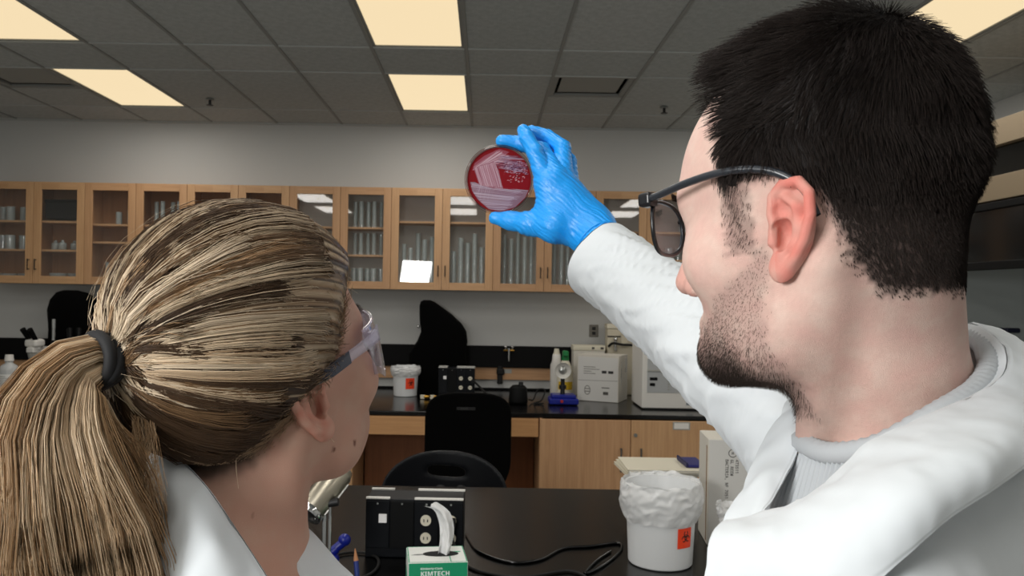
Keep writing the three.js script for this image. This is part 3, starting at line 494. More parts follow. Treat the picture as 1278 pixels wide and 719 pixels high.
function microscope(at, label, turn, s = 1) {
  const o = thing('microscope', label, 'microscope', at, turn);
  part('base', bx(0.2 * s, 0.05 * s, 0.26 * s, 0, 0.025 * s, 0, 0.015), M.white, o);
  part('arm', [bx(0.06 * s, 0.33 * s, 0.06 * s, 0, 0.2 * s, -0.08 * s, 0.012), bx(0.08 * s, 0.05 * s, 0.2 * s, 0, 0.36 * s, -0.01, 0.012)], M.white, o);
  part('stage', bx(0.16 * s, 0.014 * s, 0.15 * s, 0, 0.17 * s, 0.02 * s), M.black, o);
  part('nosepiece', [cyl(0.04 * s, 0.05 * s, 0.05 * s, 0, 0.31 * s, 0.04 * s), cyl(0.012 * s, 0.016 * s, 0.07 * s, 0.02 * s, 0.26 * s, 0.05 * s), cyl(0.012 * s, 0.016 * s, 0.06 * s, -0.025 * s, 0.265 * s, 0.03 * s)], M.greyPl, o);
  part('head', [bx(0.13 * s, 0.075 * s, 0.12 * s, 0, 0.42 * s, 0.03 * s, 0.025), cyl(0.05 * s, 0.06 * s, 0.04 * s, 0, 0.385 * s, 0.03 * s)], M.white, o);
  for (const k of [-1, 1]) {
    const e = part('eyepiece', rod(V(k * 0.033 * s, 0.44 * s, 0.05 * s), V(k * 0.036 * s, 0.545 * s, 0.13 * s), 0.02 * s, 0.024 * s), M.black, o, 'black eyepiece');
    part('focus_knob', cyl(0.03 * s, 0.03 * s, 0.03 * s, 0, 0, 0).rotateZ(Math.PI / 2).translate(k * 0.05 * s, 0.12 * s, -0.08 * s), M.greyPl, o);
  }
  return o;
}
microscope(onBench(46, 7.05), 'white microscope with two black eyepieces on the far left of the back bench', -0.25, 0.98);
microscope(onBench(92, 6.98), 'white microscope in front of the rounded black dust cover', Math.PI + 0.5, 0.98);
{
  const o = thing('wash_bottle', 'small white plastic bottle with a cap at the left end of the back bench', 'bottle', onBench(11, 6.75));
  part('body', lathe([[0, 0], [0.075, 0], [0.078, 0.02], [0.078, 0.2], [0.06, 0.24], [0.03, 0.26], [0.03, 0.28], [0, 0.28]]), phy({ color: 0xdfe2e2, roughness: 0.4, transmission: 0.3, thickness: 0 }), o);
  part('cap', cyl(0.036, 0.03, 0.05, 0, 0.305, 0), M.white, o); part('label', new THREE.CylinderGeometry(0.0795, 0.0795, 0.11, 24, 1, true, -1, 2).translate(0, 0.12, 0), print(64, 64, (g) => { g.fillStyle = '#f2f2ee'; g.fillRect(0, 0, 64, 64); g.fillStyle = '#666'; for (let i = 0; i < 6; i++) g.fillRect(8, 10 + i * 8, 30 + (i * 13) % 18, 2); }), o);
  const t = thing('steel_rod_stand', 'upright chrome rod on a stand between the two white microscopes', 'stand', onBench(66, 7.02));
  part('base', cyl(0.06, 0.055, 0.02, 0, 0.01, 0), M.dark, t); part('rod', rod(V(0, 0.02, 0), V(0, 0.62, 0), 0.014), M.chrome, t); part('collar', cyl(0.022, 0.022, 0.04, 0, 0.42, 0), M.black, t);
}
// biohazard label print, orange with the three-lobed mark
function biohazard(g, w, h) {
  g.fillStyle = '#ff4b22'; g.fillRect(0, 0, w, h); g.save(); g.translate(w * 0.56, h * 0.45); g.strokeStyle = '#1a0d08'; g.fillStyle = '#1a0d08';
  const r = h * 0.13; g.lineWidth = h * 0.06;
  for (let i = 0; i < 3; i++) { const a = -Math.PI / 2 + i * 2 * Math.PI / 3; g.beginPath(); g.arc(Math.cos(a) * r * 1.25, Math.sin(a) * r * 1.25, r, a + 0.5, a - 0.5 + 2 * Math.PI); g.stroke(); }
  g.lineWidth = h * 0.035; g.beginPath(); g.arc(0, 0, r * 0.95, 0, 7); g.stroke(); g.beginPath(); g.arc(0, 0, r * 0.3, 0, 7); g.fill(); g.restore();
  g.font = 'bold ' + Math.round(h * 0.13) + 'px sans-serif'; g.textAlign = 'center'; g.fillText('BIOHAZARD', w * 0.55, h * 0.92);
}
const pailMat = phy({ color: 0xf6f8f9, roughness: 0.35, transmission: 0.2, thickness: 0 }), linerMat = phy({ color: 0xfcfdfd, roughness: 0.32, transmission: 0.3, thickness: 0, side: THREE.DoubleSide }), bioMat = print(256, 256, biohazard, 0.5);
function crinkle(r0, r1, y0, y1, amp, seg, rows, seed, over) {       // a thin crumpled bag skirt round an axis
  const pos = [], idx = [], uv = [];
  for (let j = 0; j <= rows; j++) for (let i = 0; i <= seg; i++) {
    const a = (i % seg) / seg * 2 * Math.PI, t = j / rows, y = lerp(y0, y1, t), c = Math.cos(a), s = Math.sin(a);
    const rdg = (f, k) => 1 - Math.abs(noise(c * f + seed, s * f, t * k + seed)); const w = amp * (rdg(1.7, 2.2) + 0.5 * rdg(4, 4) - 0.9);
    const r = lerp(r0, r1, t) + w + (over ? over(t, a) : 0); pos.push(c * r, y + amp * 0.8 * noise(c * 2, s * 2, seed + t), s * r); uv.push(i / seg, t);
  }
  for (let j = 0; j < rows; j++) for (let i = 0; i < seg; i++) { const a = j * (seg + 1) + i; idx.push(a, a + seg + 1, a + 1, a + 1, a + seg + 1, a + seg + 2); }
  const g = new THREE.BufferGeometry(); g.setAttribute('position', new THREE.Float32BufferAttribute(pos, 3)); g.setAttribute('uv', new THREE.Float32BufferAttribute(uv, 2)); g.setIndex(idx); g.computeVertexNormals(); return g;
}
function pail(at, label, r, h, bag, ang, ly, tag = 1) {
  const o = thing('waste_pail', label, 'waste pail', at);
  part('pail', lathe([[0, 0], [r * 0.86, 0], [r * 0.9, 0.006], [r, h], [r * 1.03, h], [r * 1.03, h + 0.004], [r - 0.004, h + 0.002], [r * 0.9 - 0.004, 0.01], [0, 0.006]], 40), pailMat, o);
  part('liner', [crinkle(r * 1.035, r * 1.1, h * (1 - bag), h + 0.012, r * 0.06, 120, 24, 3 + r, (t) => 0.1 * r * Math.sin(t * 3.1)), crinkle(r * 1.1, r * 0.86, h + 0.012, h * 0.6, r * 0.1, 120, 16, 3 + r)], linerMat, o, 'crumpled translucent plastic liner folded over the rim');
  const lw = r * 0.48 * tag, g = new THREE.CylinderGeometry(r * 0.972, r * 0.953, lw * 1.05 * 1.1, 12, 1, true, ang - 0.26 * tag, 0.52 * tag).translate(0, ly, 0); part('hazard_label', g, bioMat, o, 'orange biohazard label');
  return o;
}
pail(onBench(506, 7.12), 'small white waste pail with an orange biohazard label on the back bench', 0.112, 0.245, 0.28, 0.5, 0.115, 1.5);
// power pedestal with sockets
function pedestal(at, label, s, turn, tall = 1) {
  const o = thing('power_pedestal', label, 'power outlet box', at, turn), w = 0.318 * s, h = 0.19 * s * tall, d = 0.13 * s;
  part('housing', bx(w, h, d, 0, h / 2, 0, 0.004), M.navy, o);
  for (let i = 0; i < 4; i++) part('panel', bx(w / 4 - 0.003, h * 0.8, 0.006, -w / 2 + (i + 0.5) * w / 4, h * 0.57, d / 2 + 0.002, 0.0015), i === 1 ? M.black : M.navy, o);
  for (const z of [d / 2 - 0.004, -d / 2 + 0.004]) for (const [sw, sx] of [[0.245, -0.375], [0.5, 0.25]]) part('edge_strip', bx(w * sw, 0.006 * s, 0.012, w * sx, h + 0.003 * s, z, 0.001), M.white, o, 'white edge strip');
  part('switch', bx(0.026 * s, 0.028 * s, 0.006, -w * 0.32, h * 0.68, d / 2 + 0.007, 0.001), std(0xffffff, 0.5), o, 'white square switch');
  for (const x of [w * 0.12, w * 0.375]) for (const y of [0.66, 0.36]) {
    const sk = part('socket', [cyl(0.0175 * s, 0.0175 * s, 0.006, 0, 0, 0, 24).rotateX(Math.PI / 2).translate(x, h * y, d / 2 + 0.007)], M.cream, o, 'cream socket');
    part('slots', [bx(0.003, 0.009 * s, 0.003, x - 0.006 * s, h * y, d / 2 + 0.0095, 0), bx(0.003, 0.009 * s, 0.003, x + 0.006 * s, h * y, d / 2 + 0.0095, 0)], M.black, sk);
  }
  for (let i = 0; i < 4; i++) part('screw', cyl(0.003, 0.003, 0.003, 0, 0, 0, 10).rotateX(Math.PI / 2).translate(-w / 2 + (i + 0.5) * w / 4, h * 0.93, d / 2 + 0.006), M.steel, o);
  return o;
}
pedestal(onBench(570, 7.05), 'black power outlet box with cream sockets on the back bench', 0.98, 0, 1.4);
{ // small things between
  const o = thing('power_adapter', 'squat black power adapter on the back bench left of the blue burner', 'adapter', onBench(647, 6.72)); part('body', lathe([[0, 0], [0.075, 0], [0.08, 0.02], [0.07, 0.13], [0.05, 0.15], [0, 0.155]], 20), M.black, o); part('knob', cyl(0.02, 0.018, 0.03, 0.02, 0.165, 0.02), M.dark, o);
  const c1 = thing('cable', 'black cord looping across the back bench from the outlet box to the adapter', 'cable', [0, 0, 0]);
  const b = (px, d, y = 0.008) => { const a = onBench(px, d); return V(a[0], BH + y, a[2]); };
  part('cord', tube([b(592, 6.95, 0.15), b(602, 6.9, 0.09), b(614, 6.75, 0.03), b(624, 6.66, 0.012), b(635, 6.62, 0.012)], 0.009), M.rubber, c1); part('plug', bx(0.03, 0.03, 0.03, b(590, 6.955).x, BH + 0.15, b(590, 6.955).z), M.rubber, c1);
  const c2 = thing('cable', 'black cord lying in loops between the adapter and the blue burner', 'cable', [0, 0, 0]); part('cord', tube([b(660.5, 6.75, 0.03), b(666, 6.85, 0.02), b(672, 6.9, 0.1), b(680, 6.88, 0.1), b(676, 6.8, 0.02), b(667, 6.7, 0.009), b(679, 6.68, 0.009)], 0.006), M.rubber, c2);
  const h = thing('hose_clip', 'black hose clip hanging on the wooden rail at the back wall', 'clip', [P(624, 470, 7.55).x, BH + 0.085, WZ + 0.037]); part('strap', [bx(0.05, 0.17, 0.03, 0, 0.06, 0.016, 0.01), bx(0.075, 0.06, 0.04, 0.005, 0.09, 0.022, 0.015)], M.rubber, h);
}
for (const [px, lab] of [[532, 'small brass hose connector on the back bench, nearest the white pail'], [544, 'small brass hose connector on the back bench, nearest the black outlet box']]) { const o = thing('hose_connector', lab, 'connector', onBench(px, 6.9)); part('body', [rod(V(-0.02, 0.02, 0), V(0.02, 0.02, 0), 0.016, 0.012), rod(V(0.018, 0.02, 0), V(0.04, 0.03, 0.01), 0.008)], M.brass, o); part('cap', cyl(0.02, 0.02, 0.03, -0.03, 0.02, 0).rotateZ(0), M.cream, o); }
{ // gas burner with a round silver shade
  const o = thing('gas_burner', 'blue-based gas burner with a round silver shade on the back bench', 'burner', onBench(703, 6.74));
  part('base', [bx(0.24, 0.05, 0.2, 0, 0.03, 0, 0.012), bx(0.2, 0.03, 0.17, 0, 0.067, 0, 0.01)], M.blue, o, 'blue base'); for (const [fx, fz] of [[-0.09, 0.06], [0.09, 0.06], [0, -0.07]]) part('foot', cyl(0.02, 0.02, 0.008, fx, 0.004, fz), M.rubber, o);
  part('knob', cyl(0.012, 0.012, 0.02, 0, 0, 0).rotateX(Math.PI / 2).translate(-0.02, 0.035, 0.105), M.red, o, 'red knob');
  part('stem', [rod(V(-0.005, 0.08, 0), V(-0.005, 0.24, 0), 0.02, 0.016), cyl(0.03, 0.03, 0.03, -0.005, 0.14, 0)], M.dark, o);
  const sh = part('shade', lathe([[0, 0.02], [0.02, 0.02], [0.055, 0.005], [0.064, -0.02], [0.067, -0.02], [0.053, 0.01], [0.02, 0.03], [0, 0.03]], 28).rotateX(-Math.PI / 2).translate(-0.01, 0.28, 0.045), M.white, o, 'round silver-white shade'); part('lens', new THREE.SphereGeometry(0.034, 20, 12).scale(1, 1, 0.4).translate(-0.01, 0.28, 0.035), M.steel, sh);
  const g = thing('spray_bottle', 'pale bottle with a green cap standing behind the burner shade', 'bottle', onBench(705, 7.26));
  part('body', lathe([[0, 0], [0.07, 0], [0.072, 0.02], [0.07, 0.22], [0.05, 0.28], [0.03, 0.32], [0, 0.32]], 20), M.cream, g); part('cap', [cyl(0.033, 0.03, 0.04, 0, 0.34, 0), bx(0.05, 0.05, 0.11, 0, 0.38, 0.01, 0.012)], M.green, g, 'green cap');
  part('label', [new THREE.CylinderGeometry(0.0725, 0.0725, 0.07, 16, 1, true, -1, 2).translate(0, 0.1, 0)], M.yellow, g, 'yellow band');
  const t = thing('squeeze_bottle', 'white squeeze bottle standing behind the round silver shade', 'bottle', onBench(694, 7.44)); part('body', lathe([[0, 0], [0.055, 0], [0.055, 0.26], [0.04, 0.3], [0.035, 0.36], [0, 0.36]], 18), M.white, t); part('cap', cyl(0.03, 0.02, 0.05, 0, 0.385, 0), M.cream, t);
}
// white carton with print, the instruments
function cartonPrint(seed, big) { return print(256, 256, (g, w, h) => {
  g.fillStyle = '#d9d8d4'; g.fillRect(0, 0, w, h); g.strokeStyle = '#9a9995'; g.lineWidth = 3; g.beginPath(); g.moveTo(0, h * 0.54); g.lineTo(w, h * 0.52); g.stroke();
  g.fillStyle = '#5c5b58'; g.font = '14px sans-serif'; for (let i = 0; i < 4; i++) g.fillRect(w * 0.14, h * (0.22 + i * 0.05), w * (0.2 + 0.1 * ((i * 7 + seed) % 3)), 3);
  g.fillStyle = '#2a2a29'; g.fillRect(w * 0.6, h * 0.3, w * 0.12, h * 0.06); g.fillRect(w * 0.76, h * 0.3, w * 0.13, h * 0.06);
  g.strokeStyle = '#6a6966'; g.lineWidth = 4; g.beginPath(); g.ellipse(w * 0.24, h * 0.76, w * 0.07, h * 0.1, 0, 0, 7); g.stroke(); g.fillStyle = '#55544f'; g.fillRect(w * 0.18, h * 0.72, w * 0.12, 4); g.fillRect(w * 0.18, h * 0.78, w * 0.12, 4); g.fillRect(w * 0.6, h * 0.68, w * 0.2, 5); g.fillRect(w * 0.64, h * 0.78, w * 0.13, h * 0.07);
}, 0.9); }
{
  const c = thing('carton', 'white printed carton standing left of the beige instrument on the back bench', 'carton', onBench(752, 7.06), -0.42);
  part('body', bx(0.36, 0.385, 0.3, 0, 0.1925, 0, 0.004), M.carton, c); part('flap', [bx(0.36, 0.006, 0.14, 0, 0.389, 0.078, 0.001), bx(0.36, 0.006, 0.14, 0, 0.389, -0.078, 0.001)], M.carton, c);
  part('front_print', bx(0.345, 0.37, 0.002, 0, 0.19, 0.151, 0).clone(), (() => { const m = cartonPrint(1); return m; })(), c);
  const fp = c.children[2].geometry; const uv = fp.attributes.uv; for (let i = 0; i < uv.count; i++) uv.setXY(i, uv.getX(i) / 0.345 + 0.5, (uv.getY(i) - 0.005) / 0.37);
  part('side_print', [bx(0.002, 0.12, 0.05, 0.151 + 0.03, 0.3, -0.09, 0.0), bx(0.002, 0.2, 0.02, 0.151 + 0.03, 0.24, 0.06, 0.0)], print(64, 64, (g) => { g.fillStyle = '#c9c8c4'; g.fillRect(0, 0, 64, 64); g.fillStyle = '#333'; for (let i = 0; i < 6; i++) g.fillRect(10, 6 + i * 10, 40, 5); }), c);
  const b = thing('flat_box', 'flat white box lying behind the printed carton on the back bench', 'box', onBench(733, 7.47)); part('body', bx(0.28, 0.4, 0.19, 0, 0.2, 0, 0.004), M.carton, b); part('lid', bx(0.29, 0.045, 0.195, 0, 0.424, 0, 0.003), M.cream, b);
  part('print', bx(0.26, 0.02, 0.002, 0.0, 0.424, 0.0985, 0), print(256, 32, (g) => { g.fillStyle = '#e2dcc8'; g.fillRect(0, 0, 256, 32); g.fillStyle = '#444'; for (let i = 0; i < 12; i++) g.fillRect(6 + i * 20, 8, 6 + (i * 5) % 10, 16); }), b);
  // tall grey-beige module behind and the big white instrument
  const m = thing('instrument_module', 'tall beige instrument module standing behind the printed carton by the wall', 'instrument', onBench(780, 7.5)); part('body', bx(0.36, 0.6, 0.16, 0, 0.3, 0, 0.01), M.beige, m); part('top_cover', bx(0.37, 0.045, 0.17, 0, 0.622, 0, 0.008), M.cream, m); part('trim', bx(0.36, 0.012, 0.004, 0, 0.53, 0.082, 0.001), M.dark, m); part('bracket', [bx(0.06, 0.12, 0.03, -0.03, 0.5, 0.095), bx(0.03, 0.03, 0.05, -0.03, 0.57, 0.1)], M.beige, m); part('tubing', tube([V(-0.17, 0.44, 0.085), V(-0.14, 0.47, 0.12), V(-0.05, 0.46, 0.12), V(0.06, 0.45, 0.11), V(0.1, 0.4, 0.1), V(0.1, 0.3, 0.09)], 0.011), M.rubber, m); part('valve', [rod(V(-0.11, 0.4, 0.1), V(-0.11, 0.5, 0.1), 0.014), new THREE.SphereGeometry(0.02, 12, 8).translate(-0.11, 0.51, 0.1)], M.chrome, m);
  const a = thing('analyser', 'large white laboratory analyser with a grey front panel on the back bench', 'analyser', [1.505, BH + 0.0005, -6.715]);
  const x0 = -0.245, x1 = 0.245, fx = x0;
  part('body', bx(0.49, 0.53, 0.46, 0, 0.275, 0, 0.01), M.white, a); part('foot_rail', bx(0.46, 0.012, 0.44, 0, 0.006, 0, 0.002), M.dark, a);
  part('front_panel', bx(x1 - fx - 0.06, 0.27, 0.006, (fx + x1) / 2 + 0.01, 0.27, 0.231, 0.002), std(0xb4b7b8, 0.5), a, 'grey front panel'); part('panel_ledge', bx(x1 - fx - 0.06, 0.012, 0.014, (fx + x1) / 2 + 0.01, 0.31, 0.236, 0.002), M.greyPl, a);
  part('display', [bx(0.06, 0.024, 0.004, fx + 0.09, 0.245, 0.2355, 0.001), bx(0.042, 0.024, 0.004, fx + 0.081, 0.2, 0.2355, 0.001)], M.black, a, 'small black displays'); part('keys', Array.from({ length: 5 }, (_, i) => bx(0.014, 0.01, 0.004, fx + 0.21, 0.25 - i * 0.022, 0.2355, 0.001)), M.greyPl, a);
  part('name_plate', bx(0.055, 0.04, 0.004, x1 - 0.11, 0.06, 0.231, 0.001), std(0x8e979c, 0.4), a); part('lid_line', bx(x1 - fx, 0.004, 0.004, (fx + x1) / 2, 0.47, 0.2305, 0), M.greyPl, a); part('lamp', bx(0.03, 0.008, 0.004, fx + 0.06, 0.5, 0.231, 0.001), M.red, a, 'small red mark');
  const hs = thing('hose', 'black hose running from the beige module over the analyser', 'hose', [0, 0, 0]); const mp = m.position; part('hose', tube([V(mp.x + 0.195, mp.y + 0.56, mp.z), V(mp.x + 0.26, mp.y + 0.6, mp.z + 0.1), V(mp.x + 0.32, mp.y + 0.57, mp.z + 0.35), V(mp.x + 0.45, mp.y + 0.5575, mp.z + 0.55), V(mp.x + 0.56, mp.y + 0.5575, mp.z + 0.6)], 0.013), M.rubber, hs);
}
// ------------------------------------------------------------------ chairs
function casterBase(o, seatH) {
  part('column', [rod(V(0, 0.09, 0), V(0, seatH - 0.03, 0), 0.028, 0.022), cyl(0.05, 0.05, 0.06, 0, 0.1, 0)], M.dark, o);
  for (let i = 0; i < 5; i++) { const a = i * 1.2566; const l = part('leg', [rod(V(0, 0.11, 0), V(Math.cos(a) * 0.28, 0.085, Math.sin(a) * 0.28), 0.022, 0.015), rod(V(Math.cos(a) * 0.28, 0.085, Math.sin(a) * 0.28), V(Math.cos(a) * 0.28, 0.05, Math.sin(a) * 0.28), 0.008)], M.black, o); part('caster', [cyl(0.027, 0.027, 0.02, 0, 0, 0, 16).rotateX(Math.PI / 2).translate(Math.cos(a) * 0.28, 0.027, Math.sin(a) * 0.28 + 0.014), cyl(0.027, 0.027, 0.02, 0, 0, 0, 16).rotateX(Math.PI / 2).translate(Math.cos(a) * 0.28, 0.027, Math.sin(a) * 0.28 - 0.014)], M.rubber, l); }
}
// a moulded back: an outline given thickness and bent round the sitter, with a hand slot cut through
function mouldedBack(w, hh, cap, thick, curve, ex, slot) {
  const f = (x, y, z) => {
    const ax = Math.abs(x), yc = hh - cap; let o;
    if (y > yc) o = ((ax / w) ** ex + ((y - yc) / cap) ** ex) ** (1 / ex) * cap - cap; else o = (ax - w + Math.max(0, yc * 0.5 - y) ** 2 * 1.6);
    o = Math.max(o, -y);
    if (slot) { const sx = (x - slot[0]) / slot[2], sy = (y - slot[1] + x * 0.06) / slot[3], q = (Math.abs(sx) ** 3 + Math.abs(sy) ** 3) ** (1 / 3); o = smax(o, (1 - q) * slot[3], 0.006); }
    return smax(o, Math.abs(z - curve * x * x) - thick / 2, 0.012);
  };
  return clean(mesher(f, [-w - 0.03, -0.03, -0.04], [w + 0.03, hh + 0.03, curve * w * w + thick + 0.03], 0.0075));
}
{
  const p = P(556, 563, 3.95), o = thing('plastic_chair', 'black plastic chair with a hand slot in its rounded back, behind the front bench', 'chair', [p.x, 0, -3.95]);
  const topY = p.y, hh = 0.42;
  const bm = phy({ color: 0x05080e, roughness: 0.45, specularIntensity: 0.5 });
  part('backrest', mouldedBack(0.305, hh, 0.215, 0.022, 0.9, 2.3, [0.005, hh - 0.1, 0.09, 0.026]).translate(0, topY - hh, -0.02), bm, o);
  const seatH = topY - 0.48; part('seat', drape([{ y: seatH - 0.02, cx: 0, cz: -0.24, rx: 0.22, rz: 0.2, n: 4 }, { y: seatH, cx: 0, cz: -0.24, rx: 0.235, rz: 0.215, n: 4 }, { y: seatH + 0.015, cx: 0, cz: -0.24, rx: 0.225, rz: 0.205, n: 4 }, { y: seatH + 0.01, cx: 0, cz: -0.24, rx: 0.1, rz: 0.1, n: 3 }]), bm, o);
  part('back_support', [bx(0.06, 0.24, 0.02, 0.1, topY - 0.42, 0.0), bx(0.06, 0.24, 0.02, -0.1, topY - 0.42, 0.0), bx(0.26, 0.03, 0.25, 0, seatH - 0.02, -0.12)], M.dark, o);
  for (const s of [-0.07, 0.03]) part('rivet', new THREE.SphereGeometry(0.014, 12, 8).scale(1.5, 0.6, 0.5).translate(s + 0.05, topY - 0.168, 0.018), M.dark, o);
  const cg = new THREE.Group(); casterBaseShift(o, seatH, -0.22);
}
function casterBaseShift(o, seatH, dz) { const before = o.children.length; casterBase(o, seatH); for (let i = before; i < o.children.length; i++) o.children[i].position.z += dz; }
{
  const p = P(585, 491, 5.3), o = thing('office_chair', 'tall black upholstered chair standing at the knee space of the back bench', 'chair', [p.x, 0, -5.3]);
  const topY = p.y, hh = 0.64;
  part('backrest', mouldedBack(0.28, hh, 0.2, 0.06, 0.5, 3.6).translate(0, topY - hh, -0.035), M.blackSoft, o);
  part('embroidery', bx(0.13, 0.02, 0.002, -0.02, topY - 0.1, -0.003, 0), print(128, 24, (g) => { g.fillStyle = '#050506'; g.fillRect(0, 0, 128, 24); g.fillStyle = '#3a3a38'; g.font = 'bold 20px sans-serif'; g.fillText('VARI', 34, 19); }), o, 'faint lettering');
  const e = o.children[1].geometry.attributes.uv; for (let i = 0; i < e.count; i++) e.setXY(i, (e.getX(i) + 0.02) / 0.13 + 0.5, (e.getY(i) - topY + 0.1) / 0.02 + 0.5);
  const seatH = topY - hh - 0.06; part('seat', drape([{ y: seatH - 0.07, cx: 0, cz: -0.3, rx: 0.22, rz: 0.2, n: 4 }, { y: seatH - 0.05, cx: 0, cz: -0.3, rx: 0.25, rz: 0.23, n: 4 }, { y: seatH - 0.01, cx: 0, cz: -0.3, rx: 0.25, rz: 0.23, n: 4 }, { y: seatH, cx: 0, cz: -0.3, rx: 0.22, rz: 0.2, n: 4 }]), M.blackSoft, o);
  part('back_support', [bx(0.07, 0.3, 0.02, 0, topY - hh + 0.02, -0.075), bx(0.07, 0.02, 0.28, 0, seatH - 0.08, -0.2)], M.dark, o); casterBaseShift(o, seatH - 0.05, -0.3);
}
// ------------------------------------------------------------------ front bench and the things on it
const FH = EYE - 0.86;
{
  const x0 = -2.4, x1 = 1.75, z0 = -3.655, z1 = -2.1, len = x1 - x0;
  const o = thing('front_bench', 'black-topped laboratory bench in front of the two people', 'bench', [(x0 + x1) / 2, 0, (z0 + z1) / 2]);
  const tt = dataTex(256, 256, (u, v) => { const c = 20 + 9 * fbm(u * 5, v * 5, 9, 4) + (fbm(u * 30, v * 30, 2, 3) > 0.25 ? 4 : 0); return [c, c, c]; });
  part('slab', bx(len, 0.034, z1 - z0, 0, FH - 0.017, 0, 0.005), phy({ color: 0x3a3a3a, roughness: 0.26, specularIntensity: 0.8, map: tt }), o);
  for (const s of [-1, 1]) part('end_panel', bx(0.03, FH - 0.034, z1 - z0 - 0.1, s * (len / 2 - 0.1), (FH - 0.034) / 2, 0), M.wood, o);
  part('modesty_panel', bx(len - 0.26, 0.55, 0.03, 0, FH - 0.32, -0.1), M.wood, o);
}
const onDesk = (px, d) => { const p = P(px, 680, d); return [p.x, FH + 0.0005, -d]; };
pedestal(onDesk(519, 2.72), 'black power outlet box with white edge strips behind the tissue box on the front bench', 1, -0.02);
{ // plug and cord in the right-hand socket
  const pd = onDesk(519, 2.72), o = thing('cable', 'black plug and cord hanging from the socket behind the tissue box', 'cable', [0, 0, 0]), x = pd[0] + 0.119, z = pd[2] + 0.078;
  part('plug', [bx(0.03, 0.032, 0.03, x, FH + 0.122, z + 0.012, 0.006), rod(V(x, FH + 0.115, z + 0.018), V(x + 0.005, FH + 0.085, z + 0.022), 0.009, 0.006)], M.rubber, o);
  part('cord', tube([V(x, FH + 0.1, z + 0.02), V(x + 0.012, FH + 0.06, z + 0.03), V(x + 0.04, FH + 0.012, z + 0.05), V(x + 0.1, FH + 0.005, z + 0.12), V(x + 0.22, FH + 0.005, z + 0.16), V(x + 0.38, FH + 0.005, z + 0.1), V(x + 0.42, FH + 0.005, z + 0.18), V(x + 0.3, FH + 0.005, z + 0.26)], 0.0045, 80), M.rubber, o);
  const q = (px, py) => { const d = 0.855 * F / (py - CY - (px - CX) * ROLL), p = P(px, py, d); return V(p.x, FH + 0.005, p.z); };
  const c = thing('cable', 'glossy black cable lying in loops on the front bench left of the waste pail', 'cable', [0, 0, 0]);
  part('cable', tube([q(582, 668), q(600, 690), q(640, 702), q(672, 699), q(705, 684), q(735, 682), q(772, 678), q(776, 683), q(752, 706), q(730, 716), q(744, 700), q(762, 688)], 0.005, 120), M.epoxy, c);
}
